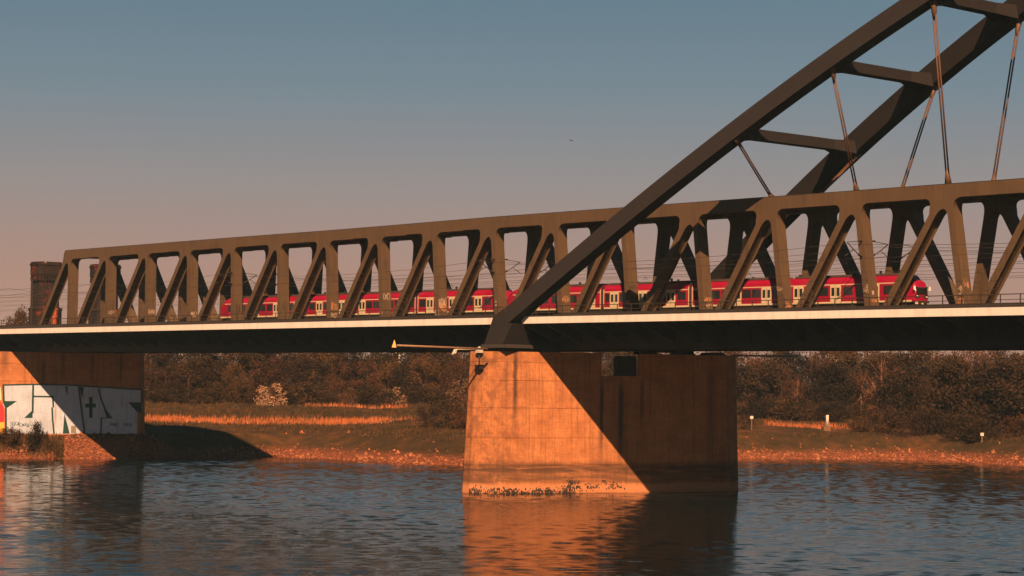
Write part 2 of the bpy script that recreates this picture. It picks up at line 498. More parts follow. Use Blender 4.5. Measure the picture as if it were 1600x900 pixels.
# the river surface is one sheet with real waves where it can be seen closely
wx = np.concatenate([[-7000, -3000, -1200, -600, -350, -230], np.arange(-172, 112, 0.31), [125, 160, 260, 500, 1200, 3000, 7000]])
wy = np.concatenate([[-7000, -3000, -1200, -600, -300, -180], np.arange(-128, 164, 0.31), [180, 220, 320, 600, 1200, 3000, 7000]])
WX, WY = np.meshgrid(wx, wy, indexing='ij')
WZ = np.zeros_like(WX)
wr = np.random.default_rng(21)
calm = vnoise(np.stack([WX.ravel(), WY.ravel()], 1), 0.035, 11).reshape(WX.shape) * 0.6 + vnoise(np.stack([WX.ravel(), WY.ravel()], 1), 0.11, 12).reshape(WX.shape) * 0.4
for k in range(44):
    lam = 0.70 * (1.5 / 0.70) ** wr.uniform(0, 1)
    a = VA + math.pi + wr.normal(0, 0.24)
    kk = 2 * math.pi / lam
    slope = WAVE_SLOPE / math.sqrt(44) * math.sqrt(2) * (0.7 + 0.6 * wr.uniform())
    WZ += slope / kk * np.sin(kk * (math.cos(a) * WX + math.sin(a) * WY) + wr.uniform(0, 6.28) + 1.5 * np.sin(WX * 0.021 * (1 + wr.uniform()) + WY * 0.017 * (1 + wr.uniform())))
da = WX * FW.x + WY * FW.y; db = WX * FW.y - WY * FW.x
streak = vnoise(np.stack([db.ravel() * 0.014 + 40, da.ravel() * 0.11 + 90], 1), 1.0, 13).reshape(WX.shape)
streak = 0.6 * streak + 0.4 * vnoise(np.stack([db.ravel() * 0.03 + 7, da.ravel() * 0.32 + 31], 1), 1.0, 14).reshape(WX.shape)
edge = np.clip(np.minimum(np.minimum(WX + 172, 112 - WX), np.minimum(WY + 128, 164 - WY)) / 10, 0, 1)
WZ *= edge * (0.35 + 0.6 * calm + 0.7 * streak)
nwx, nwy = len(wx), len(wy)
idx = np.arange(nwx * nwy).reshape(nwx, nwy)
WF = np.stack([idx[:-1, :-1].ravel(), idx[1:, :-1].ravel(), idx[1:, 1:].ravel(), idx[:-1, 1:].ravel()], 1)
tag(np_mesh('river', np.c_[WX.ravel(), WY.ravel(), WZ.ravel()], WF, M['water'], smooth=True), kind='structure', label='wide rippled river')

def polar(px, dist):
    """ground point seen at bearing px (photo column) at a distance"""
    d = FW + RT * ((px - 800) / 3400.0)
    h = math.hypot(d.x, d.y)
    x, y = CAM[0] + d.x / h * dist, CAM[1] + d.y / h * dist
    return x, y, float(ground_z([(x, y)])[0])

# ------------------------------------------------------------------ bridge
BR = thing('railway_bridge', 'brown steel railway bridge of trusses and a dark tied arch over the river', 'bridge', (-12.0, 0.0, 18.0))

def t_top(i): return 1.70502e-3 * i ** 3 - 1.71069e-2 * i ** 2 + 12.1882 * i - 138.946 if i <= 15 else 45.75 + 12.75 * (i - 15)
def lean_near(i): return max(0.0, 0.122 * min(i, 16) - 0.15)
def lean_far(i): return -0.138 * min(max(i, 0), 16)
def z_top(x): return float(np.interp(x, [-140, -89, -62, -32, 60], [35.82, 36.02, 36.06, 36.30, 36.36]))
Z_DECK = 22.15
NODES = list(range(0, 24))

def bez(p0, p1, p2, n=7):
    out = []
    for k in range(n + 1):
        t = k / n
        out.append(((1 - t) ** 2 * p0[0] + 2 * t * (1 - t) * p1[0] + t * t * p2[0], (1 - t) ** 2 * p0[1] + 2 * t * (1 - t) * p1[1] + t * t * p2[1]))
    return out

def make_truss(side):
    near = side < 0
    y0, y1 = (-3.75, -2.12) if near else (2.12, 3.75)
    sgn = 1 if near else -1                                        # the far truss is the mirror image of the near one
    tops = {i: t_top(i) + (0 if near else 1.2) for i in range(-1, 26)}
    bots = {i: tops[i] + (lean_near(i) if near else lean_far(i)) for i in range(-1, 26)}
    chord = MB()
    zs = 32.9
    zb_of = lambda x: z_top(x) - 1.47
    pieces = {}
    for i in NODES:
        t, b = tops[i], bots[i]
        zb = zb_of(t)
        j = i - 1 if near else i + 1                                # the diagonal rises to node i from the foot of post j
        fd = (bots[j] + 1.85 if near else bots[j] - 1.85)          # diagonal's outer edge at deck level
        # everything below in the mirrored local frame x' = sgn*(x - t)
        post = lambda z: sgn * (b - t) * (zb - z) / (zb - 23.5)     # post centre line
        x_d1 = -2.62; z_d1 = 33.15
        x_d0 = sgn * (fd - t); z_d0 = 22.6
        dl = lambda z: x_d1 + (x_d0 - x_d1) * (z - z_d1) / (z_d0 - z_d1)
        W = 0.98
        dr = lambda z: dl(z) + W
        pl = lambda z: post(z) - 0.42
        pr = lambda z: post(z) + 0.42
        first = (near and i == NODES[0]) or (not near and i == NODES[-1])
        left = -(tops[i] - tops[i - 1]) / 2 if near else -(tops[i + 1] - tops[i]) / 2
        right = (tops[i + 1] - tops[i]) / 2 if near else (tops[i] - tops[i - 1]) / 2
        if near and i == NODES[0]:
            lo = [(-1.55, zb + 1.47), (-1.9, zb + 0.9), (-2.05, zb), (-2.62, z_d1)]
        else:
            lo = [(left, zb)] + bez((-3.35, zb), (-2.28, zb), (-2.55, zb - 1.0)) + [(x_d1, z_d1)]
        lo += [(dl(zs), zs), (dr(zs), zs)]
        lo += bez((dr(33.0), 33.0), ((dr(34.3) + pl(34.3)) / 2 + 0.05, 34.35), (pl(33.0), 33.0))
        lo += [(pl(zs), zs), (pr(zs), zs), (pr(zs + 0.2), zs + 0.2)]
        lo += bez((pr(33.3), 33.3), (pr(34.7), zb), (pr(zb) + 1.35, zb))
        if not near and i == NODES[0]:
            right = 0.95 + 0.42
            lo = lo[:-9] + [(pr(33.2), 33.2), (0.9, zb)]
            hi = [(0.9, zb + 1.47)]
        else:
            lo += [(right, zb)]
            hi = [(right, z_top(t + sgn * right))]
        if not (near and i == NODES[0]):
            hi += [(left, z_top(t + sgn * left))]
            if False: pass
        poly = [(t + sgn * x, z) for x, z in lo + hi]
        # neighbours share the chord ends exactly
        chord.plate(poly, y0, y1)
        pieces[i] = ([(t + sgn * pl(zs), zs), (t + sgn * pr(zs), zs), (t + sgn * pr(Z_DECK), Z_DECK), (t + sgn * pl(Z_DECK), Z_DECK)],
                     [(t + sgn * dl(zs), zs), (t + sgn * dr(zs), zs), (t + sgn * dr(22.2), 22.2), (t + sgn * dl(22.2), 22.2)],
                     [(t + sgn * dl(zs), zs), (t + sgn * (dr(zs) - 0.32), zs), (t + sgn * (dr(22.2) - 0.32), 22.2), (t + sgn * dl(22.2), 22.2)])
    # rim along the top of the chord, the thin dark line on its upper edge
    ch = chord.build('top_chord', M['truss'], BR)
    e = 0.012
    for i in NODES:
        post_poly, diag_poly, core_poly = pieces[i]
        MB().plate(post_poly, y0 + e, y1 - e).build('post', M['truss'], ch)
        MB().plate(diag_poly, y0 + e, y0 + e + 0.06).plate(core_poly, y0 + e + 0.06, y1 - e - 0.06, True).plate(diag_poly, y1 - e - 0.06, y1 - e).build('diagonal', M['truss'], ch)  # side plates overhang the core, shaped to keep the underside in shade
    rim = MB()
    xs = [tops[NODES[0]] - (1.55 if near else 0.9)] + [tops[i] for i in NODES[1:]] + [tops[NODES[-1]] + 6]
    for a, b in zip(xs[:-1], xs[1:]):
        rim.bar((a, (y0 + y1) / 2, z_top(a) + 0.045), (b, (y0 + y1) / 2, z_top(b) + 0.045), 1.62, 0.08)
    rim.build('chord_rim', M['rail_paint'], ch)
    lowc = MB().box(-160, 150, y0 - 0.1, y1 + 0.1, 21.45, Z_DECK + 0.1)
    lowc.build('bottom_chord', M['truss'], BR)
    return ch, tops, bots

ch_near, T_near, B_near = make_truss(-1)
ch_far, T_far, B_far = make_truss(1)
# cross frames between the top chords
for i in NODES:
    a, b = T_near[i], T_far[i]
    zt = z_top(a)
    MB().loft([[(a - 0.3, -2.11, zt - 1.25), (a + 0.3, -2.11, zt - 1.25), (a + 0.3, -2.11, zt - 0.35), (a - 0.3, -2.11, zt - 0.35)],
               [(b - 0.3, 2.11, zt - 1.25), (b + 0.3, 2.11, zt - 1.25), (b + 0.3, 2.11, zt - 0.35), (b - 0.3, 2.11, zt - 0.35)]]).build('cross_frame', M['truss'], BR)
    if i + 1 in T_near and i < 23:
        MB().bar((a + 0.6, -2.2, zt - 0.55), (T_far[i + 1] - 0.6, 2.2, zt - 0.55), 0.32, 0.32).build('wind_brace', M['truss'], BR)

# plates added between the top chords to keep sun off the far truss
for i in NODES[:-1]:
    a0, a1, b0_, b1_ = T_near[i] + 0.35, T_near[i + 1] - 0.35, T_far[i] + 0.35, T_far[i + 1] - 0.35
    zt = z_top(a0) - 0.33
    MB().add([(a0, -2.10, zt), (a1, -2.10, zt), (b1_, 2.10, zt), (b0_, 2.10, zt), (a0, -2.10, zt + 0.06), (a1, -2.10, zt + 0.06), (b1_, 2.10, zt + 0.06), (b0_, 2.10, zt + 0.06)],
             [(0, 3, 2, 1), (4, 5, 6, 7), (0, 1, 5, 4), (1, 2, 6, 5), (2, 3, 7, 6), (3, 0, 4, 7)]).build('shade_plate', M['truss'], BR)

# deck
FY = 14.8
X0, X1 = -420.0, 150.0
def fz(x): return float(np.interp(x, [-420, -142, -78, -15, 0, 20, 64, 150], [-0.9, -0.20, -0.07, 0.0, 0.05, 0.03, 0.0, -0.1]))
for (a, b) in ((X0, -142.0), (-141.97, -110.0), (-109.97, -78.0), (-77.97, -46.0), (-45.97, -14.9), (-11.2, 20.0), (20.03, 64.0), (64.03, X1)):
    for nm, ya, yb, za, zb_, mt in (('fascia_panel', -FY - 0.14, -FY + 0.1, 21.35, 22.27, 'fascia'), ('kerb_cap', -FY - 0.22, -FY + 0.12, 22.274, 22.36, 'rail_paint')):
        MB().loft([[(x, ya, za + fz(x)), (x, yb, za + fz(x)), (x, yb, zb_ + fz(x)), (x, ya, zb_ + fz(x))] for x in (a, b)]).build(nm, M[mt], BR)
MB().box(X0, X1, FY - 0.1, FY + 0.14, 21.35, 22.27).build('fascia_panel', M['fascia'], BR)
MB().box(X0, X1, -FY + 0.12, FY - 0.12, 21.55, 22.1).build('deck_slab', M['soffit'], BR)
MB().loft([[(X0, -8, 18.4), (X0, 8, 18.4), (X0, 8.6, 21.54), (X0, -8.6, 21.54)], [(X1, -8, 18.4), (X1, 8, 18.4), (X1, 8.6, 21.54), (X1, -8.6, 21.54)]]).build('box_girder', M['soffit'], BR)
gl = MB()
for s in (-1, 1):
    gl.box(X0, X1, s * 7.4 - 0.6, s * 7.4 + 0.6, 18.28, 18.397)
gl.build('girder_flange', M['soffit'], BR)
for s in (-1, 1):
    x = -160.0
    b0 = None
    while x < 150:
        if b0 is None:
            vs = [(x - 0.15, s * 8.55, 18.9), (x + 0.15, s * 8.55, 18.9), (x + 0.15, s * 8.62, 21.53), (x - 0.15, s * 8.62, 21.53),
                  (x - 0.15, s * 14.6, 21.1), (x + 0.15, s * 14.6, 21.1), (x + 0.15, s * 14.6, 21.53), (x - 0.15, s * 14.6, 21.53)]
            b0 = MB().add(vs, [(0, 1, 2, 3), (4, 7, 6, 5), (0, 4, 5, 1), (1, 5, 6, 2), (2, 6, 7, 3), (3, 7, 4, 0)]).build('bracket', M['soffit'], BR); xb = x
        else:
            c = b0.copy(); c.location.x = x - xb; col.objects.link(c); c.parent = BR
        x += 4.03
# tracks: rails on four tracks
for y in (-11.0, 0.0, 7.6, 11.6):
    for s in (-0.7175, 0.7175):
        MB().box(X0, X1, y + s - 0.05, y + s + 0.05, 22.6, 22.78).build('rail', M['under'], BR)
    MB().box(X0, X1, y - 1.5, y + 1.5, 22.104, 22.59).build('track_bed', M['soffit'], BR)

# handrail along the near edge
hr = MB()
for (zr, r) in ((23.5, 0.045), (22.95, 0.03)):
    hr.box(-200, 150, -FY - 0.08 - r, -FY - 0.08 + r, zr - r, zr + r)
hand = hr.build('handrail', M['rail_paint'], BR)
x = -199.0; p0 = None
while x < 150:
    if p0 is None:
        p0 = MB().box(x - 0.045, x + 0.045, -FY - 0.12, -FY - 0.04, 22.36, 23.5).build('handrail_post', M['rail_paint'], hand); xp = x
    else:
        c = p0.copy(); c.location.x = x - xp; col.objects.link(c); c.parent = hand
    x += 2.38
hr = MB()
for zr in (23.5, 22.95):
    hr.box(-200, 150, FY - 0.03, FY + 0.03, zr - 0.03, zr + 0.03)
for k in range(147):
    hr.box(-199 + k * 2.38 - 0.04, -199 + k * 2.38 + 0.04, FY - 0.04, FY + 0.035, 22.1, 23.47)
hr.build('handrail', M['rail_paint'], BR)

# arch ribs, leaning towards each other
RX = np.array([-13.0, 8.5, 17.0, 26.0, 42.4, 60.0, 80.0, 100.0, 125.0])
RZ = np.array([23.4, 36.96, 42.2, 47.75, 56.5, 64.2, 70.9, 75.6, 78.0])
_cx = np.polyfit(RX, RZ, 3)
def rib_z(x): return float(np.polyval(_cx, x))
def rib_y(z): return 11.3 - 0.223 * (z - 40.9)
def rib_ring(x, s):
    z = rib_z(x); dz = (rib_z(x + 0.5) - rib_z(x - 0.5))
    n = Vector((-dz, 0, 1)).normalized()                            # outward normal of the curve in elevation
    D, Wd = 2.2, 2.0
    out = []
    for (a, off) in ((0, 1.0), (D, 1.0), (D, -1.0), (0, -1.0)):
        px, pz = x - n.x * a, z - n.z * a
        out.append((px, s * (rib_y(pz) + off), pz))
    return out
ribs = {}
for s in (-1, 1):
    mb = MB()
    xs = np.linspace(-13.0, 128.0, 60)
    mb.loft([rib_ring(x, s) for x in xs])
    r = mb.build('arch_rib', M['arch'], BR); ribs[s] = r
    Y = lambda y: s * y
    ft = MB()
    e = rib_ring(-12.98, s)
    o, i_ = 16.75, 14.1
    R0 = [(e[0][0], Y(16.42), e[0][2]), (e[1][0], Y(16.55), e[1][2]), (e[1][0] + 0.1, Y(14.45), e[1][2]), (e[0][0], Y(14.3), e[0][2])]
    R1 = [(-14.75, Y(16.55), 22.2), (-11.15, Y(16.6), 21.3), (-10.9, Y(14.2), 21.2), (-14.6, Y(14.1), 22.2)]
    R2 = [(-16.0, Y(16.9), 18.75), (-12.5, Y(16.9), 18.75), (-11.9, Y(12.3), 18.75), (-15.6, Y(12.3), 18.75)]
    ft.loft([R0, R1, R2]).build('arch_foot', M['arch'], r)
    MB().box(-16.3, -11.6, min(Y(17.2), Y(11.8)), max(Y(17.2), Y(11.8)), 18.3, 18.74).build('bearing_plate', M['soffit'], BR)
# cross beams of the arch, with a haunch at each end
def rib_at(x, s, frac):
    z = rib_z(x) - 1.3 - frac
    return z
for xk in (21.2, 33.8, 46.6, 59.4, 72.2, 85.0, 97.8):
    zc = rib_z(xk) - 1.45
    h0 = rib_y(zc) - 0.85
    mb = MB()
    xb = xk - 0.9; 
    def ring(y, wide, hh):
        return [(xb - wide, y, zc - hh), (xb + wide, y, zc - hh), (xb + wide, y, zc + 0.62), (xb - wide, y, zc + 0.62)]
    mb.loft([ring(-h0, 1.75, 0.95), ring(-h0 + 3.0, 0.8, 0.58), ring(h0 - 3.0, 0.8, 0.58), ring(h0, 1.75, 0.95)])
    mb.build('arch_beam', M['arch'], BR)
# hangers
for k, xk in enumerate((19.6, 32.4, 45.2, 58.2, 70.9, 83.7, 96.4)):
    for s in (-1, 1):
        xt = xk + 1.6
        zt = rib_z(xt) - 2.55
        xbm = xk if s < 0 else xk + 1.6
        pt = Vector((xt, s * rib_y(zt), zt)); pb = Vector((xbm, s * 3.0, 36.35))
        L = (pb - pt)
        h = MB()
        off = Vector((0.17, 0, 0))
        for q in (-1, 1):
            h.tube([pt + L * 0.06 + off * q, pt + L * 0.94 + off * q], 0.095, 8)
        h.tube([pt - L.normalized() * 0.5, pt + L * 0.055, pt + L * 0.09], [0.42, 0.27, 0.13], 6)
        h.tube([pt + L * 0.91, pt + L * 0.955, pb + L.normalized() * 0.1], [0.13, 0.30, 0.42], 6)
        h.build('hanger', M['hanger'], ribs[s])

# catenary brackets on truss posts
def cantilever(x, y, s, z=30.4):
    c = MB()
    tip = (x + 0.2, y + s * 2.9, z - 0.1)
    c.tube([(x, y, z - 1.7), (x + 0.1, y + s * 1.6, z - 0.9), tip], 0.055, 6)
    c.tube([(x, y, z + 0.15), tip], 0.04, 6)
    c.tube([(x + 0.1, y + s * 1.6, z - 0.9), (x + 0.15, y + s * 3.2, z - 1.7)], 0.04, 6)
    c.tube([(x, y + s * 0.1, z + 0.15), (x + 0.02, y + s * 0.7, z + 0.15)], 0.11, 6)
    c.tube([(x, y + s * 0.1, z - 1.66), (x + 0.02, y + s * 0.7, z - 1.35)], 0.11, 6)
    return c.build('catenary_bracket', M['insul'], BR)
for i in (-1, 4, 9, 14, 19):
    xx = T_near[i] + 0.5 * lean_near(i)
    if i >= 0:
        cantilever(xx, -3.76, -1, 30.4); cantilever(xx, -2.11, 1, 30.5)
    xf = T_far[i] + 0.5 * lean_far(i)
    if i >= 0: cantilever(xf, 3.76, 1, 30.5)
# masts on the approach
for xm in (-166.0, -205.0):
    for y, s in ((-4.6, -1), (4.6, 1)):
        ms = MB().box(xm - 0.15, xm + 0.15, y - 0.15, y + 0.15, 22.1, 32.0)
        ms.build('catenary_mast', M['rail_paint'], BR)
        cantilever(xm, y, s, 30.4)

# graffiti tags on the feet of posts and diagonals (flat paint)
def scribble(n, w, h, seed):
    """a cursive spray line: loops and up strokes of uneven size, drawn left to right"""
    r = random.Random(seed)
    m = max(3, n // 3)
    out = []
    for k in range(m):
        cx = w * ((k + 0.5) / m - 0.5); rw = w / m * r.uniform(0.45, 0.8); rh = h * r.uniform(0.25, 0.55)
        ph = r.uniform(0, 6.28); dr = r.choice((-1, 1)); ty = r.choice((0, 1, 1, 2)); cy = h * r.uniform(-0.12, 0.12)
        for q in range(11):
            a = ph + dr * 2 * math.pi * q / 10 * r.uniform(0.95, 1.05)
            if ty == 1: out.append((cx + rw * math.cos(a), cy + rh * math.sin(a)))
            elif ty == 0: out.append((cx + rw * (q / 10 - 0.5), cy + rh * (1 if (q // 3) % 2 else -1) * (0.6 + 0.4 * math.sin(q))))
            else: out.append((cx + rw * 0.8 * math.sin(2 * a), cy + rh * math.cos(a)))
    return out
def ribbon(mb, pts3, wid, nrm):
    pts3 = [Vector(p) for p in pts3]; nrm = Vector(nrm).normalized()
    vs = []
    for k, p in enumerate(pts3):
        d = (pts3[min(k + 1, len(pts3) - 1)] - pts3[max(k - 1, 0)])
        if d.length < 1e-6: d = Vector((0, 0, 1))
        s = d.normalized().cross(nrm) * (wid / 2)
        vs += [p - s, p + s]
    mb.add(vs, [(2 * k, 2 * k + 1, 2 * k + 3, 2 * k + 2) for k in range(len(pts3) - 1)])
def post_tag(i, z, w, h, n, mat, seed, face='side', wid=0.065):
    b = B_near[i]; t = T_near[i]
    xc = b + (t - b) * (z - 23.5) / 11.2
    mb = MB(); nrm = (1, 0, 0) if face == 'side' else (0, -1, 0)
    pts = []
    for (u, v) in scribble(n, w, h, seed):
        zz = z + v
        xx = b + (t - b) * (zz - 23.5) / 11.2
        if face == 'side': pts.append((xx + 0.425, -3.0 + max(-0.7, min(0.7, u)), zz))
        else: pts.append((xx + max(-0.4, min(0.4, u)), -3.744, zz))
    ribbon(mb, pts, wid, nrm)
    mb.build('graffiti_tag', mat, BR)
k = 0
for (i, z, w, h, n, mt, face) in ((1, 25.0, 1.1, 0.7, 9, 'tag_white', 'side'), (2, 24.9, 1.2, 0.9, 12, 'tag_white', 'side'), (3, 24.3, 1.1, 0.9, 11, 'tag_white', 'side'), (4, 25.0, 1.0, 1.6, 7, 'tag_dark', 'side'),
        (5, 25.0, 1.0, 1.5, 9, 'tag_dark', 'side'), (6, 24.9, 1.2, 1.3, 10, 'tag_orange', 'side'), (6, 23.6, 1.3, 0.6, 14, 'tag_white', 'side'), (7, 26.1, 1.2, 0.9, 8, 'tag_white', 'side'), (7, 23.8, 0.7, 0.7, 8, 'tag_orange', 'front'),
        (8, 24.9, 1.35, 1.5, 22, 'tag_white', 'side'), (8, 24.4, 1.3, 1.2, 20, 'tag_orange', 'side'), (8, 23.6, 0.7, 0.9, 10, 'tag_white', 'front'), (9, 24.6, 0.3, 0.7, 4, 'tag_white', 'front'),
        (10, 25.0, 1.3, 0.8, 12, 'tag_orange', 'side'), (11, 26.2, 1.3, 0.6, 14, 'tag_dark', 'side'), (11, 24.9, 1.3, 0.7, 12, 'tag_dark', 'side'), (11, 24.3, 0.7, 0.6, 8, 'tag_orange', 'front'), (11, 23.4, 0.6, 0.8, 8, 'tag_orange', 'front'),
        (12, 24.4, 1.3, 0.6, 12, 'tag_orange', 'side'), (12, 23.7, 1.2, 0.5, 9, 'tag_white', 'side'), (13, 25.4, 0.75, 0.5, 10, 'tag_white', 'front'), (13, 23.5, 1.2, 0.9, 11, 'tag_orange', 'side'),
        (14, 25.0, 0.7, 1.2, 10, 'tag_white', 'front'), (14, 24.7, 0.35, 0.5, 5, 'tag_white', 'side'), (14, 23.7, 1.2, 0.6, 8, 'tag_orange', 'side'),
        (15, 25.4, 1.0, 1.1, 7, 'tag_orange', 'side'), (15, 24.7, 0.6, 1.3, 6, 'tag_white', 'front'), (15, 23.5, 0.7, 0.7, 9, 'tag_orange', 'front')):
    k += 1
    post_tag(i, z, w, h, n, M[mt], 100 + k, face)
# tags on the undersides of diagonals
for (i, z, n, hh, mt) in ((5, 24.6, 10, 1.6, 'tag_orange'), (6, 24.9, 16, 2.2, 'tag_orange'), (7, 25.2, 14, 2.6, 'tag_white'), (8, 25.2, 13, 2.6, 'tag_white'), (11, 24.9, 20, 2.4, 'tag_white'), (12, 24.6, 14, 1.9, 'tag_white'),
                          (13, 24.6, 14, 1.5, 'tag_white'), (14, 24.5, 16, 1.7, 'tag_white'), (15, 24.9, 12, 2.4, 'tag_white')):
    j = i + 1
    fd = B_near[i] + 1.85 + 0.98; t1 = T_near[j] - 2.62 + 0.98
    dirv = Vector((t1 - fd, 0, 33.15 - 22.6)).normalized()
    nrm = dirv.cross(Vector((0, 1, 0))); nrm = nrm if nrm.x > 0 else -nrm
    p0 = Vector((fd - 0.32, -3.0, 22.6)) + dirv * ((z - 22.6) / dirv.z) + nrm * 0.015
    mb = MB()
    pts = [p0 + dirv * u + Vector((0, 1, 0)) * max(-0.65, min(0.65, v)) for (u, v) in scribble(n, hh, 0.9, 300 + i)]
    ribbon(mb, pts, 0.06, nrm)
    mb.build('graffiti_tag', M[mt], BR)

# ------------------------------------------------------------------ piers
def make_pier(name, label, A, mat, joints, z0, ztop, length, slot, tip=1.0):
    A = Vector(A); d = Vector(PD); n = Vector(PN)
    root = thing(name, label, 'bridge pier', (A.x + d.x * 10 - n.x * 3.7, A.y + d.y * 10 - n.y * 3.7, z0))
    th = 7.5
    def pt(u, w, z): 
        q = A + d * u - n * w
        return (q.x, q.y, z)
    def ring(z, ins=0.0, u0=None, u1=None, g=0.0):
        b = (ztop - z) / ztop                                       # batter of the noses
        tipn = -3.6 - 1.2 * b + 2.0 * (1 - b) * 0 - 1.5 * (1 - b) * 0
        out = []
        if u0 is None:
            out += [pt(-2.6 - 0.9 * b + g, th - 2.6, z), pt(-3.0 - 0.9 * b + g, th / 2, z), pt(-2.6 - 0.9 * b + g, 2.6, z), pt(0, g, z)]
        else:
            out += [pt(u0, th - g, z), pt(u0, g, z)]
        if u1 is None:
            L = length - 0.6 * (1 - b)
            out += [pt(L, g, z), pt(L + 3 * tip - g, 2.6, z), pt(L + 3.4 * tip - g, th / 2, z), pt(L + 3 * tip - g, th - 2.6, z), pt(L, th - g, z)]
        else:
            out += [pt(u1, g, z), pt(u1, th - g, z)]
        if u0 is None: out += [pt(0, th - g, z)]
        return out
    zz = [z0] + [j for j in joints if j > z0] + [slot[0] if slot else ztop]
    for a, b in zip(zz[:-1], zz[1:]):
        mb = MB()
        top = b if b == zz[-1] else b - 0.05
        mb.loft([ring(a), ring(top)])
        mb.build('concrete_lift', mat, root)
        if b != zz[-1]:
            MB().loft([ring(top + 0.002, g=0.05), ring(b - 0.002, g=0.05)]).build('pour_joint', mat, root)
    if slot:
        zs, ua, ub, uc = slot
        MB().loft([ring(zs + 0.003, u1=ua), ring(ztop - 1.33, u1=ua)]).build('pier_cap', mat, root)
        MB().loft([ring(ztop - 1.30, u1=ua), ring(ztop, u1=ua)]).build('pier_cap', mat, root)
        def capr(z):
            r = ring(z, u0=uc)
            r[0] = pt(uc + 3.6, th, z)
            return r
        MB().loft([capr(zs + 0.003), capr(ztop)]).build('pier_cap', mat, root)
        bx = lambda z: [pt(ub, 0.6, z), pt(uc - 0.01, 0.6, z), pt(uc + 0.5, 2.4, z), pt(ub + 0.4, 2.4, z)]
        MB().loft([bx(zs + 0.003), bx(ztop - 0.3)]).build('equipment_box', M['dark'], root)
    for u in (7.5, 21.5, 27.0, 31.5):
        z1 = 18.27
        MB().loft([[pt(u - 0.8, 1.2, ztop + 0.003), pt(u + 0.8, 1.2, ztop + 0.003), pt(u + 0.8, 5.5, ztop + 0.003), pt(u - 0.8, 5.5, ztop + 0.003)],
                   [pt(u - 0.6, 1.4, z1), pt(u + 0.6, 1.4, z1), pt(u + 0.6, 5.3, z1), pt(u - 0.6, 5.3, z1)]]).build('bearing', M['dark'], root)
    return root, pt

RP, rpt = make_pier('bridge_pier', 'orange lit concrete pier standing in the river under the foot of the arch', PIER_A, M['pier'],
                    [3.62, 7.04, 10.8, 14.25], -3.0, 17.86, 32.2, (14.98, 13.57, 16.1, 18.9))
LP, lpt = make_pier('bridge_pier', 'concrete pier on the far bank painted with big white graffiti letters', LP_B - Vector(PD) * 32.5, M['pier_bank'],
                    [7.4, 10.1, 13.2, 16.2], 3.2, 18.2, 31.75, None, 0.5)
# vertical panel joints as thin raised ribs on the bank pier
for u in (-27.0, -21.0, -15.0, -10.2, -5.0):
    q = LP_B + Vector(PD) * u
    n = Vector(PN)
    MB().loft([[q + n * 0.0, q + Vector(PD) * 0.35 + n * 0.0, q + Vector(PD) * 0.35 + n * 0.06, q + n * 0.06]] and
              [[tuple(Vector((c.x, c.y, zz))) for c in (q - n * 0.02, q + Vector(PD) * 0.3 - n * 0.02, q + Vector(PD) * 0.3 + n * 0.07, q + n * 0.07)] for zz in (13.25, 18.15)]).build('formwork_rib', M['pier_bank'], LP)
# graffiti on the bank pier, flat paint 6-14 mm proud of the concrete
def wall_poly(name, pts, mat, off):
    mb = MB()
    vs = [LP_B + Vector(PD) * u + Vector(PN) * off + Vector((0, 0, z)) for u, z in pts]
    mb.add(vs, [tuple(range(len(vs)))])
    return mb.build(name, mat, LP)
def wall_line(name, pts, w, mat, off):
    mb = MB()
    ribbon(mb, [LP_B + Vector(PD) * u + Vector(PN) * off + Vector((0, 0, z)) for u, z in pts], w, PN)
    return mb.build(name, mat, LP)
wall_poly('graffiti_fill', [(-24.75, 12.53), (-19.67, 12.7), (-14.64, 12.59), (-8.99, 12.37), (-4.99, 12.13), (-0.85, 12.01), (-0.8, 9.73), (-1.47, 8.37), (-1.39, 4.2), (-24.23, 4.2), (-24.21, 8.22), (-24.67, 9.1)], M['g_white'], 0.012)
for pts, w in (([(-24.75, 12.53), (-24.57, 9.54), (-24.22, 8.66), (-24.12, 4.2)], 0.32), ([(-24.85, 12.48), (-19.67, 12.65), (-14.3, 12.65), (-8.99, 12.37), (-0.85, 11.95)], 0.26), ([(-19.67, 12.59), (-19.67, 7.69)], 0.33),
               ([(-19.62, 10.59), (-16.2, 10.56)], 0.28), ([(-16.28, 10.6), (-16.13, 8.77), (-16.35, 8.71), (-16.19, 6.48), (-15.92, 4.2)], 0.3), ([(-11.82, 12.34), (-11.42, 9.42), (-10.89, 6.06), (-10.63, 4.2)], 0.3),
               ([(-8.41, 12.15), (-7.8, 10.02), (-7.08, 8.33), (-5.91, 6.98), (-7.74, 6.97), (-7.8, 4.2)], 0.28), ([(-0.8, 9.7), (-0.8, 12.0)], 0.2)):
    wall_line('graffiti_outline', pts, w, M['g_teal'], 0.022)
for pts in ([(-24.69, 9.76), (-22.37, 9.78), (-24.11, 8.55)], [(-21.09, 6.9), (-19.68, 8.25), (-19.65, 6.91)], [(-14.2, 7.72), (-13.23, 4.25), (-14.41, 4.25)], [(-14.19, 12.43), (-13.81, 10.53), (-13.73, 12.32)],
            [(-11.71, 12.34), (-11.21, 10.32), (-10.91, 12.24)], [(-7.43, 8.78), (-5.8, 6.87), (-6.83, 6.98)], [(-3.11, 9.72), (-0.8, 9.73), (-0.76, 7.8), (-1.58, 8.14)], [(-9.97, 10.56), (-9.4, 10.57), (-9.33, 6.96), (-9.9, 6.96)], [(-10.63, 9.43), (-9.98, 9.43), (-9.95, 8.77), (-10.61, 8.76)], [(-9.36, 9.43), (-8.81, 9.44), (-8.8, 8.77), (-9.34, 8.77)]):
    wall_poly('graffiti_shape', pts, M['g_teal'], 0.030)
wall_poly('graffiti_red', [(-29, 10.2), (-26.33, 9.86), (-25.34, 9.76), (-24.7, 8.88), (-24.45, 7.66), (-24.42, 6.22), (-29, 5.99)], M['g_red'], 0.012)
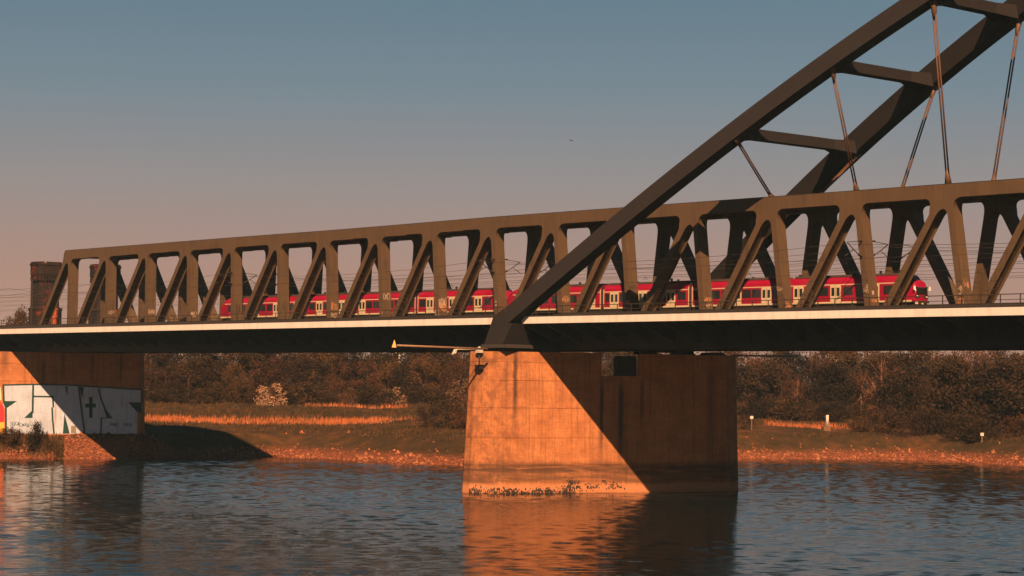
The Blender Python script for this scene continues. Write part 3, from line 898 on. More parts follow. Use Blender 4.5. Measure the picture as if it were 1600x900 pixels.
wall_poly('graffiti_yellow', [(-29, 5.95), (-26.25, 5.95), (-24.45, 6.18), (-24.4, 4.3), (-29, 4.3)], M['g_yellow'], 0.012)
wall_poly('graffiti_peach', [(-29, 12.4), (-26.39, 12.18), (-25.18, 12.09), (-24.95, 9.9), (-26.34, 9.97), (-29, 10.3)], M['g_peach'], 0.010)
for kk, (u0, z0_) in enumerate(((-22.6, 5.9), (-21.0, 5.7), (-5.5, 5.9), (-3.2, 5.8))):
    mb = MB(); ribbon(mb, [LP_B + Vector(PD) * (u0 + a) + Vector(PN) * 0.026 + Vector((0, 0, z0_ + b)) for a, b in scribble(13, 1.6, 0.7, 500 + kk)], 0.06, PN)
    mb.build('graffiti_tag', M['g_teal'], LP)
MB().loft([[tuple(LP_B + Vector(PD) * u + Vector(PN) * w + Vector((0, 0, z))) for u, w in ((-13.0, -0.02), (-12.15, -0.02), (-12.15, 0.05), (-13.0, 0.05))] for z in (4.3, 5.6)]).build('steel_hatch', M['door_grey'], LP)

# mussels at the waterline of the river pier
ms = MB()
mr = random.Random(5)
octf = [(0, 2, 4), (2, 1, 4), (1, 3, 4), (3, 0, 4), (0, 5, 2), (2, 5, 1), (1, 5, 3), (3, 5, 0)]
knots = [(mr.uniform(-3.2, 9.5), mr.uniform(0.0, 0.55), mr.uniform(0.25, 0.9)) for q in range(26)] + [(mr.uniform(9, 16.5), 0.9 + mr.uniform(-0.3, 0.7), mr.uniform(0.2, 0.6)) for q in range(11)]
for k in range(1000):
    kn = mr.choice(knots)
    if k % 4 == 0: u, zc_ = mr.uniform(-3.4, 10.0), abs(mr.gauss(0.0, 0.22))
    else: u, zc_ = mr.gauss(kn[0], kn[2]), max(0.0, mr.gauss(kn[1], 0.22))
    u = max(-3.4, u)
    r = mr.uniform(0.04, 0.13)
    if u >= 0: q = PIER_A + Vector(PD) * u
    else:
        q = Vector(rpt(u, -u * 0.743 - 0.02, 0))
    c = Vector((q.x, q.y, zc_))
    t = Vector(PD) * r; nn = Vector(PN) * r * 0.8; zz = Vector((0, 0, r * mr.uniform(0.8, 1.5)))
    ms.add([c - t, c + t, c - nn, c + nn, c + zz, c - zz], octf)
tag(ms.build('mussel_crust', M['mussel'], RP), kind='stuff')

# radar reflectors on booms, lamp arm and signal lamp on the river pier
def boom(y0, y1, x, z, label, body):
    t = thing('marker_boom', label, 'marker', (x, y0, z))
    MB().tube([(x, y0, z - 0.05), (x, (y0 + y1) / 2, z + 0.02), (x, y1, z + 0.1)], 0.13, 8).build('boom', M['arm_steel'], t)
    s = 1 if y1 > y0 else -1
    e = MB(); r = 0.38
    zt = z + 0.1
    e.add([(x, y1 + s * 0.05, zt - 0.25), (x + r, y1 + s * 0.4, zt - 0.25), (x - r, y1 + s * 0.4, zt - 0.25), (x, y1 + s * 0.8, zt - 0.25), (x, y1 + s * 0.4, zt + 0.7)], [(0, 1, 4), (1, 3, 4), (3, 2, 4), (2, 0, 4), (0, 2, 3, 1)])
    e.build('reflector', body, t)
boom(-19.0, -33.6, -13.0, 18.15, 'long boom with an orange reflector at its tip, left of the river pier', M['yellow'])
boom(15.5, 28.7, -3.0, 17.95, 'long boom with a pale reflector at its tip, right of the river pier', M['white'])
t = thing('lamp_arm', 'thin pale arm with a small hanging lamp beside the pier top', 'lamp', (-14.0, -20.0, 17.86))
MB().tube([(-14, -20.0, 17.9), (-14, -20.1, 18.03), (-14, -23.3, 18.0)], 0.06, 6).build('arm', M['bright_steel'], t)
MB().loft([[(-14.2, -23.9, 17.35), (-13.8, -23.9, 17.35), (-13.8, -23.55, 17.3), (-14.2, -23.55, 17.3)], [(-14.15, -23.5, 18.02), (-13.85, -23.5, 18.02), (-13.85, -23.25, 17.95), (-14.15, -23.25, 17.95)]]).build('lamp_head', M['white'], t)
lq = Vector(rpt(-2.6, 1.9, 0))
t = thing('signal_lamp', 'white roofed signal lamp above its shadow modelled in dark parts at the pier nose', 'lamp', (lq.x, lq.y, 15.7))
MB().loft([[(lq.x - 0.4, lq.y - 0.3, 17.65), (lq.x + 0.4, lq.y - 0.3, 17.65), (lq.x + 0.4, lq.y + 0.3, 17.65), (lq.x - 0.4, lq.y + 0.3, 17.65)], [(lq.x - 0.4, lq.y - 0.3, 18.0), (lq.x + 0.4, lq.y - 0.3, 18.0), (lq.x + 0.4, lq.y + 0.3, 18.0), (lq.x - 0.4, lq.y + 0.3, 18.0)], [(lq.x - 0.05, lq.y - 0.05, 18.45), (lq.x + 0.05, lq.y - 0.05, 18.45), (lq.x + 0.05, lq.y + 0.05, 18.45), (lq.x - 0.05, lq.y + 0.05, 18.45)]]).build('lamp_housing', M['white'], t)
MB().tube([(lq.x, lq.y, 15.9), (lq.x, lq.y, 17.65)], 0.09, 6).build('shadow_stem', M['dark'], t)  # this and the box below model the lamp's cast shadow as dark solids
MB().box(lq.x - 0.45, lq.x + 0.45, lq.y - 0.35, lq.y + 0.35, 15.6, 16.15).build('shadow_box', M['dark'], t)

# ------------------------------------------------------------------ train
ZR = 22.75
def profile(y_half=1.41):
    # half outline from sill to roof
    return [(-1.36, 0.95), (-1.41, 1.25), (-1.41, 2.95), (-1.30, 3.45), (-1.05, 3.85), (-0.6, 4.02), (0.6, 4.02), (1.05, 3.85), (1.30, 3.45), (1.41, 2.95), (1.41, 1.25), (1.36, 0.95)]
def car(root, xa, xb, cab, doors, pan):
    """one car from xa to xb (xa<xb); cab: +1 front at xb, -1 at xa, 0 none"""
    pr = profile()
    g = 0.25
    a = xa + (g if cab != -1 else 0); b = xb - (g if cab != 1 else 0)
    stations = []
    if cab == -1: stations += [(a, 0.0), (a + 0.25, 0.3), (a + 1.1, 0.72), (a + 2.0, 1.0)]
    else: stations += [(a, 1.0)]
    if cab == 1: stations += [(b - 2.0, 1.0), (b - 1.1, 0.72), (b - 0.25, 0.3), (b, 0.0)]
    else: stations += [(b, 1.0)]
    rings = []
    for xx, k in stations:
        ring = []
        for (y, z) in pr:
            s = 0.80 + 0.20 * k
            zmax = 2.55 + (4.02 - 2.55) * (k ** 0.65)
            zz = 0.95 + (z - 0.95) * (zmax - 0.95) / (4.02 - 0.95)
            ring.append((xx, y * s, ZR + zz))
        rings.append(ring)
    body = MB().loft(rings).build('coach', M['red'], root)
    yf = -1.41
    # cream stripes and sill
    sa = a + (1.6 if cab == -1 else 0.02); sb = b - (1.6 if cab == 1 else 0.02)
    MB().box(sa, sb, yf - 0.018, yf + 0.04, ZR + 3.0, ZR + 3.11).build('roof_stripe', M['cream'], body)
    MB().box(sa - (1.2 if cab == -1 else 0), sb + (1.2 if cab == 1 else 0), yf - 0.012, yf + 0.06, ZR + 0.82, ZR + 1.08).build('sill_band', M['cream'], body)
    MB().box(sa, sb, -1.3, 1.3, ZR + 0.25, ZR + 0.9).build('underframe', M['under'], body)
    MB().box(a + (2.6 if cab == -1 else 0.6), b - (2.6 if cab == 1 else 0.6), -0.85, 0.85, ZR + 3.98, ZR + 4.22).build('roof_unit', M['roof_grey'], body)
    for dx in doors:
        MB().box(dx - 0.78, dx + 0.78, yf - 0.028, yf + 0.03, ZR + 1.083, ZR + 2.998).build('door', M['cream'], body)
        for s in (-1, 1):
            MB().box(dx + s * 0.38 - 0.22, dx + s * 0.38 + 0.22, yf - 0.036, yf, ZR + 1.75, ZR + 2.72).build('door_window', M['glass'], body)
        MB().box(dx - 0.025, dx + 0.025, yf - 0.034, yf, ZR + 1.15, ZR + 2.95).build('door_seam', M['under'], body)
    edges = [a + (2.4 if cab == -1 else 0.25)] + sum([[d - 0.82, d + 0.82] for d in sorted(doors)], []) + [b - (2.4 if cab == 1 else 0.25)]
    for e0, e1 in zip(edges[::2], edges[1::2]):
        wd = e1 - e0
        n = max(1, int(round(wd / 1.8))) if wd > 0.9 else 0
        for k in range(n):
            c = e0 + wd * (k + 0.5) / n
            hw = min(0.68, wd / n / 2 - 0.10)
            MB().box(c - hw, c + hw, yf - 0.014, yf + 0.02, ZR + 1.80, ZR + 2.80).build('window', M['glass'], body)
    if cab == 0 or True:
        # gangway end: pale edge line
        for xe, on in ((a, cab != -1), (b, cab != 1)):
            if on:
                sg = 1 if xe == a else -1
                MB().box(min(xe, xe + sg * 0.12), max(xe, xe + sg * 0.12), yf - 0.02, yf + 0.02, ZR + 1.125, ZR + 3.4).build('end_post', M['cream'], body)
                MB().box(min(xe, xe - sg * 0.249), max(xe, xe - sg * 0.249), -1.25, 1.25, ZR + 0.9, ZR + 3.8).build('gangway', M['under'], body)
    for bx in ((a + 0.1, b - 0.1)):
        for w in (-1.2, 1.2):
            if xa < bx + w < xb:
                MB().tube([(bx + w, -0.82, ZR + 0.46), (bx + w, 0.82, ZR + 0.46)], 0.43, 14, False).build('wheel', M['under'], body)
    if cab == 1:
        # front: black mask, windscreen, blind, lights
        def fp(y, z, off=0.02):
            return None
        r3, r2, r1 = rings[-1], rings[-2], rings[-3]
        fm = MB()
        x_lo, x_hi = b + 0.012, b - 1.12
        fm.add([(b - 0.16, -0.92, ZR + 1.78), (b - 0.16, 0.92, ZR + 1.78), (b - 0.24, 1.0, ZR + 2.5), (b - 1.6, 0.95, ZR + 3.6), (b - 1.6, -0.95, ZR + 3.6), (b - 0.24, -1.0, ZR + 2.5),
                (b + 0.03, -0.92, ZR + 1.72), (b + 0.03, 0.92, ZR + 1.72), (b + 0.03, 1.02, ZR + 2.5), (b - 1.5, 1.12, ZR + 3.98), (b - 1.5, -1.12, ZR + 3.98), (b + 0.03, -1.1, ZR + 2.5)],
               [(6, 7, 8, 11), (11, 8, 9, 10), (0, 6, 11, 5), (5, 11, 10, 4), (1, 2, 8, 7), (2, 3, 9, 8), (3, 4, 10, 9), (0, 1, 7, 6)])
        fm.build('front_mask', M['blackfront'], body)
        MB().add([(b + 0.045, -0.8, ZR + 2.35), (b + 0.045, 0.8, ZR + 2.35), (b + 0.045, 0.85, ZR + 2.5), (b - 0.72, 0.85, ZR + 3.25), (b - 0.72, -0.85, ZR + 3.25), (b + 0.045, -0.85, ZR + 2.5)],
                 [(0, 1, 2, 5), (5, 2, 3, 4)]).build('windscreen', M['glass'], body)
        MB().add([(b - 0.35, -0.8, ZR + 2.97), (b - 0.35, 0.8, ZR + 2.97), (b - 0.8, 0.8, ZR + 3.40), (b - 0.8, -0.8, ZR + 3.40)], [(0, 1, 2, 3)]).build('sun_blind', M['blind'], body)
        for s in (-1, 1):
            MB().box(b - 0.12, b + 0.04, s * 0.86 - 0.16, s * 0.86 + 0.16, ZR + 1.42, ZR + 1.60).build('headlight', M['lamp'], body)
            MB().box(b - 0.1, b + 0.035, s * 0.86 - 0.3, s * 0.86 + 0.3, ZR + 1.32, ZR + 1.70).build('light_housing', M['blackfront'], body)
            MB().box(b - 0.5, b + 0.5, s * 0.55 - 0.18, s * 0.55 + 0.18, ZR + 0.75, ZR + 1.0).build('buffer', M['under'], body)
            MB().tube([(b - 0.35, s * 1.15, ZR + 2.6), (b + 0.1, s * 1.4, ZR + 2.6)], 0.05, 6).build('mirror_arm', M['blackfront'], body)
            MB().box(b + 0.0, b + 0.1, s * 1.4 - 0.12, s * 1.4 + 0.12, ZR + 2.2, ZR + 2.65).build('mirror', M['lamp'], body)
        MB().box(b - 0.15, b + 0.02, -1.05, 1.05, ZR + 0.62, ZR + 0.94).build('sill_front', M['cream'], body)
        MB().box(b - 0.9, b + 0.06, -0.9, 0.9, ZR + 0.2, ZR + 0.615).build('coupler_skirt', M['under'], body)
    if pan:
        cx = (a + b) / 2 + pan
        pm = MB()
        pm.box(cx - 0.9, cx + 0.9, -0.6, 0.6, ZR + 4.24, ZR + 4.34)
        for s in (-0.45, 0.45):
            pm.tube([(cx - 0.6, s, ZR + 4.34), (cx + 0.8, s * 0.6, ZR + 4.95), (cx - 0.4, s * 0.6, ZR + 5.45)], 0.045, 5)
        pm.tube([(cx - 0.4, -0.85, ZR + 5.5), (cx - 0.4, 0.85, ZR + 5.5)], 0.05, 5)
        pm.build('pantograph', M['insul'], body)
    ins = MB()
    rr = random.Random(int(abs(xa) * 10))
    for k in range(4):
        xx = a + 1.0 + rr.uniform(0, (b - a) - 2)
        ins.box(xx - 0.12, xx + 0.12, -0.7, -0.5, ZR + 4.0, ZR + 4.2 + rr.uniform(0.1, 0.4))
    xx = a + (b - a) * rr.uniform(0.3, 0.7)
    ins.tube([(xx + 0.28 * math.cos(q), -0.5, ZR + 4.5 + 0.35 * math.sin(q)) for q in [math.pi * (k / 8) for k in range(9)]], 0.035, 5)
    ins.build('roof_insulator', M['insul'], body)
    return body

tf = thing('commuter_train', 'front half of the red commuter train, its dark windscreen cab facing right', 'train', (5.0, 0.0, ZR), 'coupled red commuter trains on the bridge')
E_ = [39.4, 20.65, 5.05, -10.55, -29.3]
car(tf, E_[1], E_[0], 1, [28.1, 22.5, 33.7], 0)
car(tf, E_[2], E_[1], 0, [17.5, 12.7, 7.6], -3.5)
car(tf, E_[3], E_[2], 0, [1.7, -3.2, -8.3], 0)
car(tf, E_[4], E_[3], -1, [-12.6, -17.6, -23.2], 0)
E2 = [-29.35, -48.05, -63.65, -79.25, -97.0]
tr = thing('commuter_train', 'rear half of the red commuter train, its far end at left of the truss', 'train', (-63.0, 0.0, ZR), 'coupled red commuter trains on the bridge')
car(tr, E2[1], E2[0], 1, [-34.8, -40.2, -45.1], 0)
car(tr, E2[2], E2[1], 0, [-50.6, -55.6, -60.5], 0)
car(tr, E2[3], E2[2], 0, [-65.4, -70.8, -76.4], 3.5)
car(tr, E2[4], E2[3], -1, [-81.7, -87.0, -92.3], 0)

# ------------------------------------------------------------------ overhead wires
def wire(y, z, sag, r, label, group):
    mb = MB()
    pts = []
    nodes = [-330.0, -245.0, -205.0, -166.0, T_near[0], T_near[4], T_near[9], T_near[14], T_near[19], 150.0]
    for a, b in zip(nodes[:-1], nodes[1:]):
        for k in range(8):
            u = k / 8
            pts.append((a + (b - a) * u, y, z - sag * 4 * u * (1 - u)))
    pts.append((nodes[-1], y, z))
    mb.tube(pts, r, 4, False)
    o = mb.build('overhead_wire', M['wire'], None, (-60, y, z))
    tag(o, label, 'wire', group)
for y, nm in ((-6.9, 'nearest'), (0.0, 'middle'), (6.8, 'far'), (10.6, 'farthest')):
    wire(y, 28.35, 0.08, 0.022, f'thin level contact wire above the {nm} track of the bridge', 'contact wires over the tracks')
    wire(y, 30.1, 0.9, 0.022, f'thin sagging carrier wire above the {nm} track of the bridge', 'carrier wires over the tracks')
    wire(y + 0.9, 26.9, 0.3, 0.018, f'thin feeder wire low beside the {nm} track of the bridge', 'feeder wires beside the tracks')

# ------------------------------------------------------------------ trees
def blob_tree(seed, H, R, n, leaf, lo=0.12, shape=1.0, lump=0.55):
    """many small leaf clusters spread over uneven boughs"""
    r = np.random.default_rng(seed)
    K = int(26 * shape)
    cz = r.uniform(lo, 0.93, K)
    wid = R * np.sqrt(np.clip(1 - ((cz - 0.45) / 0.60) ** 2, 0.05, 1))
    ang = r.uniform(0, 2 * np.pi, K); rad = wid * np.sqrt(r.uniform(0.05, 1, K)) * 0.85
    C = np.stack([rad * np.cos(ang), rad * np.sin(ang), cz * H], 1)
    S = R * lump * r.uniform(0.45, 1.0, K)
    k = r.integers(0, K, n)
    d = r.normal(size=(n, 3)); d /= np.linalg.norm(d, axis=1)[:, None]
    rr = r.uniform(0, 1, n) ** 0.42
    P = C[k] + d * (S[k] * rr)[:, None] * np.array([1, 1, 0.85])
    P[:, 2] = np.clip(P[:, 2], 0.1, None)
    a = r.normal(size=(n, 3)); a /= np.linalg.norm(a, axis=1)[:, None]
    b = np.cross(a, r.normal(size=(n, 3))); b /= np.linalg.norm(b, axis=1)[:, None]
    s = leaf * r.uniform(0.5, 1.3, n)[:, None]
    a = a * s; b = b * s * r.uniform(0.25, 0.8, n)[:, None]
    V = np.stack([P - a, P + b, P + a, P - b], 1).reshape(-1, 3)
    F = np.arange(4 * n).reshape(n, 4)
    return V, F, C

def trunk_mb(H, C, seed, thick, twigs=0):
    r = random.Random(seed)
    mb = MB()
    top = (r.uniform(-.5, .5), r.uniform(-.5, .5), H * 0.72)
    mb.tube([(0, 0, -0.6), (r.uniform(-.2, .2), r.uniform(-.2, .2), H * 0.3), top], [thick, thick * 0.75, thick * 0.3], 7)
    for c in C[::2]:
        z0 = H * r.uniform(0.12, 0.5)
        mid = (c[0] * 0.45 + r.uniform(-.4, .4), c[1] * 0.45 + r.uniform(-.4, .4), z0 + (c[2] - z0) * 0.6)
        mb.tube([(0, 0, z0), mid, tuple(c)], [thick * 0.42, thick * 0.26, thick * 0.08], 5)
        for q in range(twigs):
            e = (c[0] + r.gauss(0, 1.3), c[1] + r.gauss(0, 1.3), c[2] + r.uniform(0.3, 2.2))
            mb.tube([mid, tuple((np.array(mid) + np.array(e)) / 2 + np.array([r.gauss(0, .2), r.gauss(0, .2), 0.2])), e], [thick * 0.16, thick * 0.10, thick * 0.03], 4)
    return mb

PROTO = {}
def proto(kind, seed, H, R, n, leaf, leafmat, barkmat, thick, twigs=0, **kw):
    V, F, C = blob_tree(seed, H, R, n, leaf, **kw)
    me_o = np_mesh('crown', V, F, M[leafmat])
    tr_o = trunk_mb(H, C, seed, thick, twigs).build('trunk', M[barkmat], None, (0, 0, 0))
    md = (me_o.data, tr_o.data)
    for o in (me_o, tr_o): bpy.data.objects.remove(o)
    PROTO.setdefault(kind, []).append(md + (H,))
for s in range(3):
    proto('olive_tree', 10 + s, 14.5, 5.2 + 0.5 * s, 6500, 0.26, 'leaf_olive', 'bark', 0.32, 1)
    proto('rust_tree', 20 + s, 14.0, 4.8 + 0.4 * s, 4200, 0.22, 'leaf_rust', 'bark', 0.30, 4)
    proto('dark_tree', 30 + s, 12.5, 5.4, 7500, 0.27, 'leaf_dark', 'bark', 0.30, 1, lo=0.02)
for s in range(2):
    proto('bare_tree', 40 + s, 15.0, 5.0, 1900, 0.19, 'leaf_rust', 'bark_pale', 0.34, 6)
    proto('shrub', 50 + s, 3.6, 2.6, 2200, 0.17, 'leaf_olive', 'bark', 0.10, 2, lo=0.02)
    proto('dark_shrub', 60 + s, 4.2, 2.8, 2000, 0.16, 'leaf_dark', 'bark', 0.10, 4, lo=0.02)
    proto('rust_shrub', 65 + s, 4.6, 2.6, 1500, 0.14, 'leaf_rust', 'bark', 0.08, 6, lo=0.02)
    proto('blossom_shrub', 70 + s, 4.6, 3.0, 2300, 0.17, 'blossom', 'bark', 0.12, 2, lo=0.05)

def plant(kind, name, px, dist, height, wide, label, cat, group, v=None):
    x, y, z = polar(px, dist)
    lst = PROTO[kind]
    cd, td, H = lst[(v if v is not None else random.randrange(len(lst)))]
    t = thing(name, label, cat, (x, y, z - 0.15), group)
    t.rotation_euler = (0, 0, random.uniform(0, 6.28))
    k = height / H
    t.scale = (k * wide, k * wide, k)
    for nm, d in (('crown', cd), ('trunk', td)):
        o = bpy.data.objects.new(nm, d); col.objects.link(o); o.parent = t
    return t

tr_ = random.Random(3)
KIND = {'olive_tree': 'olive tree', 'rust_tree': 'rusty tree', 'dark_tree': 'dark leafy tree', 'bare_tree': 'bare pale branched tree'}
MARKS = [(150, 'behind the painted bank pier'), (236, 'just right of the painted bank pier'), (290, 'right of the bank pier'), (350, 'over the left end of the bright reeds'), (395, 'left of the largest pale shrub'), (428, 'over the largest blossoming shrub'),
         (468, 'right of the largest pale shrub'), (508, 'left of the small pale shrub'), (546, 'over the small blossoming shrub'), (580, 'right of the small pale shrub'), (615, 'over the brightest blossoming shrub'), (650, 'right of the brightest pale shrub'),
         (688, 'left of the tall blossoming shrub'), (722, 'over the tall blossoming shrub'), (790, 'behind the lit pier end'), (940, 'behind the pier slot'), (1080, 'behind the shaded pier end'), (1165, 'touching the right edge of the river pier'),
         (1200, 'over the pale board right of the pier'), (1235, 'over the right boom'), (1268, 'left of the white marker post'), (1297, 'over the white marker post'), (1330, 'right of the white marker post'), (1365, 'over the leftmost bank thickets'), (1400, 'over the middle bank thickets'),
         (1440, 'over the rightmost bank thickets'), (1480, 'left of the small white board'), (1535, 'over the small white board'), (1600, 'at the right edge of the photo')]
USED = set()
def once(label):
    """plants are set from left to right: a label met again belongs to the one further right"""
    for more in ('', ', further right', ', rightmost', ', last'):
        if label + more not in USED:
            label += more
            break
    USED.add(label)
    return label
def where(px): return min(MARKS, key=lambda q: abs(q[0] - px))[1]
def wood(px0, px1, step, dist, hts, kinds, side, row):
    px = px0
    while px < px1:
        k = tr_.choice(kinds)
        gap = any(abs(px - g) < w for g, w in ((620, 9), (1303, 13))) and dist > 530
        if not gap:
            pxx = px + tr_.uniform(-6, 6)
            plant(k, k, pxx, dist + tr_.uniform(-8, 8), tr_.uniform(*hts), tr_.uniform(0.85, 1.15),
                  once(f'{KIND[k]} in the {row} row {where(pxx)}'), 'tree', {0: 'trees of the far bank wood left of the river pier', 1: 'trees of the far bank wood right of the river pier'}[side])
        px += step * tr_.uniform(0.85, 1.15)
wood(150, 800, 34, 512, (9, 12), ['dark_tree', 'olive_tree', 'olive_tree', 'rust_tree'], 0, 'front')
wood(140, 810, 32, 528, (12.5, 15.5), ['olive_tree', 'olive_tree', 'rust_tree', 'olive_tree', 'dark_tree'], 0, 'middle')
wood(150, 800, 34, 548, (14, 16.5), ['olive_tree', 'rust_tree', 'olive_tree'], 0, 'back')
wood(900, 1480, 34, 500, (9.5, 12.5), ['dark_tree', 'rust_tree', 'bare_tree', 'olive_tree', 'dark_tree'], 1, 'front')
wood(880, 1650, 32, 516, (13, 16), ['rust_tree', 'olive_tree', 'bare_tree', 'rust_tree', 'dark_tree'], 1, 'middle')
wood(890, 1650, 34, 538, (14, 17), ['rust_tree', 'olive_tree', 'rust_tree', 'bare_tree'], 1, 'back')
wood(1490, 1640, 30, 452, (13.5, 15.5), ['dark_tree', 'rust_tree', 'dark_tree'], 1, 'nearest')
wood(1380, 1500, 34, 472, (12, 15), ['rust_tree', 'bare_tree', 'dark_tree'], 1, 'nearest')

# shrubs along the foot of the wood and on the bank
SHL = {'shrub': 'olive shrub', 'dark_shrub': 'dark low shrub', 'rust_shrub': 'leafless rust brown shrub'}
px = 200
while px < 1640:
    if not (760 < px < 1130):
        k = tr_.choice(['shrub', 'dark_shrub', 'rust_shrub', 'dark_shrub'])
        plant(k, k, px, (500 if px < 800 else 488) + tr_.uniform(-5, 5) - (52 if px > 1480 else 0), tr_.uniform(2.6, 5.0), tr_.uniform(1.1, 1.6), once(f'{SHL[k]} below the wood {where(px)}'), 'shrub', 'shrubs at the foot of the far bank wood')
    px += tr_.uniform(17, 30)
plant('blossom_shrub', 'blossom_shrub', 425, 492, 5.0, 1.25, 'largest pale blossoming shrub, alone at the wood edge left of the others', 'shrub', 'pale blossoming shrubs', 0)
plant('blossom_shrub', 'blossom_shrub', 546, 494, 4.2, 0.9, 'small blossoming shrub between the largest and the brightest one', 'shrub', 'pale blossoming shrubs', 1)
plant('blossom_shrub', 'blossom_shrub', 615, 498, 4.6, 1.15, 'brightest blossoming shrub at the wood edge, halfway to the river pier', 'shrub', 'pale blossoming shrubs', 0)
plant('blossom_shrub', 'blossom_shrub', 724, 488, 6.2, 0.95, 'tall blossoming shrub just left of the river pier', 'shrub', 'pale blossoming shrubs', 1)
for (px, dist, h, w, k, lab) in ((668, 420, 4.6, 1.1, 'rust_shrub', 'bushy leafless thicket on the grass left of the river pier'), (700, 412, 5.4, 1.1, 'dark_shrub', 'dark thicket close to the left side of the river pier'), (728, 408, 5.0, 1.0, 'rust_shrub', 'twiggy thicket partly behind the left edge of the river pier'),
        (1166, 448, 3.0, 1.0, 'dark_shrub', 'low dark shrub close to the right side of the river pier'), (1362, 448, 4.0, 1.2, 'rust_shrub', 'twiggy shrub on the bank right of the white marker post'), (1392, 444, 4.8, 1.2, 'dark_shrub', 'dark thicket on the bank above the sandy edge'),
        (1424, 442, 5.0, 1.1, 'rust_shrub', 'tall twiggy thicket in front of the dark trees at right'), (1455, 445, 5.0, 1.2, 'dark_shrub', 'dark thicket before the trees at right'), (1478, 447, 4.4, 1.1, 'rust_shrub', 'twiggy thicket furthest right on the bank'), (1345, 452, 3.2, 1.1, 'shrub', 'small olive bush on the bank')):
    plant(k, 'thicket', px, dist, h, w, lab, 'shrub', 'thickets on the bank')
plant('dark_shrub', 'bank_bush', 60, 381.0, 4.2, 0.75, 'spiky dark bush in front of the white graffiti', 'bush', None, 0)
plant('shrub', 'bank_bush', 20, 381.2, 2.4, 1.3, 'low dark bush in front of the red graffiti', 'bush', None, 1)
plant('olive_tree', 'distant_tree', 24, 560, 20.0, 0.55, 'small distant tree top left of the brick tower', 'tree', None, 0)
plant('olive_tree', 'distant_tree', 38, 560, 21.5, 0.5, 'distant tree top touching the brick tower', 'tree', None, 1)

# ------------------------------------------------------------------ ground cover
def scatter(n, xr, yr, dmin, dmax):
    P = np.stack([rng.uniform(*xr, n), rng.uniform(*yr, n)], 1)
    d = shore_dist(P)
    k = (d > dmin) & (d < dmax)
    return P[k], d[k]
P, d = scatter(120000, (-160, -20), (-25, 160), -0.6, 11)
keep = rng.uniform(0, 1, len(P)) < np.clip(1.1 - d / np.where(P[:, 1] < 16, 10, 4.6), 0.02, 1) * np.where(vnoise(P, 0.35, 15) > 0.36, 1, 0.25)
keep &= ~((P[:, 0] < -137) & (d > 7))
P, d = P[keep][:14000], d[keep][:14000]
z = ground_z(P)
r = 0.10 + 0.26 * rng.uniform(0, 1, len(P)) ** 2.2 + np.where(rng.uniform(0, 1, len(P)) < 0.05, 0.28, 0.0)
base = np.array([(1, 0, 0), (-1, 0, 0), (0, 1, 0), (0, -1, 0), (0, 0, 1), (0, 0, -1)], float)
off = base[None] * r[:, None, None] * rng.uniform(0.55, 1.25, (len(P), 6, 1)) + rng.normal(0, 0.06, (len(P), 6, 3))
th = rng.uniform(0, 6.28, len(P)); c, s = np.cos(th), np.sin(th)
ox = off[:, :, 0] * c[:, None] - off[:, :, 1] * s[:, None]; oy = off[:, :, 0] * s[:, None] + off[:, :, 1] * c[:, None]
V = np.stack([ox + P[:, :1], oy + P[:, 1:], off[:, :, 2] + z[:, None]], 2).reshape(-1, 3)
f0 = np.array([(0, 2, 4), (2, 1, 4), (1, 3, 4), (3, 0, 4), (2, 0, 5), (1, 2, 5), (3, 1, 5), (0, 3, 5)])
F = (f0[None] + (np.arange(len(P)) * 6)[:, None, None]).reshape(-1, 3)
tag(np_mesh('riprap_stones', V, F, M['stone']), 'orange brown loose stones along the water edge', None, None, 'stuff')

def blades(name, P, hmin, hmax, w, mat, label, lean=0.25):
    n = len(P)
    z = ground_z(P)
    th = rng.uniform(0, 6.28, n); h = rng.uniform(hmin, hmax, n)
    ww = w * rng.uniform(0.5, 1.3, n)
    a = np.stack([np.cos(th) * ww, np.sin(th) * ww], 1)
    top = P + rng.normal(0, lean, (n, 2)) * h[:, None]
    V = np.stack([np.c_[P - a, z - 0.1], np.c_[P + a, z - 0.1], np.c_[top, z + h]], 1).reshape(-1, 3)
    F = np.arange(3 * n).reshape(n, 3)
    tag(np_mesh(name, V, F, mat), label, None, None, 'stuff')
P, d = scatter(150000, (-260, -20), (-20, 240), 8, 110)
k = ~((P[:, 0] < -133) & (P[:, 1] < 20))
P = P[k]; k = vnoise(P, 0.09, 6) + rng.uniform(-0.3, 0.3, len(P)) > 0.42
blades('rough_grass', P[k][:52000], 0.25, 0.75, 0.13, M['grass'], 'rough brown green grass on the far bank')
# dry reed belts
RP_ = []
for px in np.arange(200, 652, 1.0):
    for q in range(int(19 * min(1, (660 - px) / 60, (px - 190) / 90 + 0.25))):
        dd = 437 + (px - 430) * 0.012 + rng.normal(0, 2.2) + abs(rng.normal(0, 4.5)) * (rng.uniform() < 0.3)
        RP_.append((px + rng.uniform(-1, 1), dd))
for px in np.arange(1195, 1345, 1.0):
    for q in range(int(11 * min(1, (1352 - px) / 50, (px - 1185) / 30))):
        RP_.append((px + rng.uniform(-1, 1), 466 + rng.normal(0, 2.0)))
for px in np.arange(480, 640, 1.0):
    for q in range(3):
        RP_.append((px, 486 + rng.normal(0, 1.2)))
RP_ = np.array(RP_)
dd = np.array([FW.x, FW.y])[None] + np.array([RT.x, RT.y])[None] * ((RP_[:, :1] - 800) / 3400)
dd /= np.linalg.norm(dd, axis=1)[:, None]
P = CAM[None, :2] + dd * RP_[:, 1:]
k = vnoise(P, 0.11, 8) + rng.uniform(-0.25, 0.25, len(P)) > 0.25
blades('reed_belt', P[k], 0.35, 1.15, 0.09, M['reed'], 'bright orange dry reeds in a belt across the bank', 0.12)
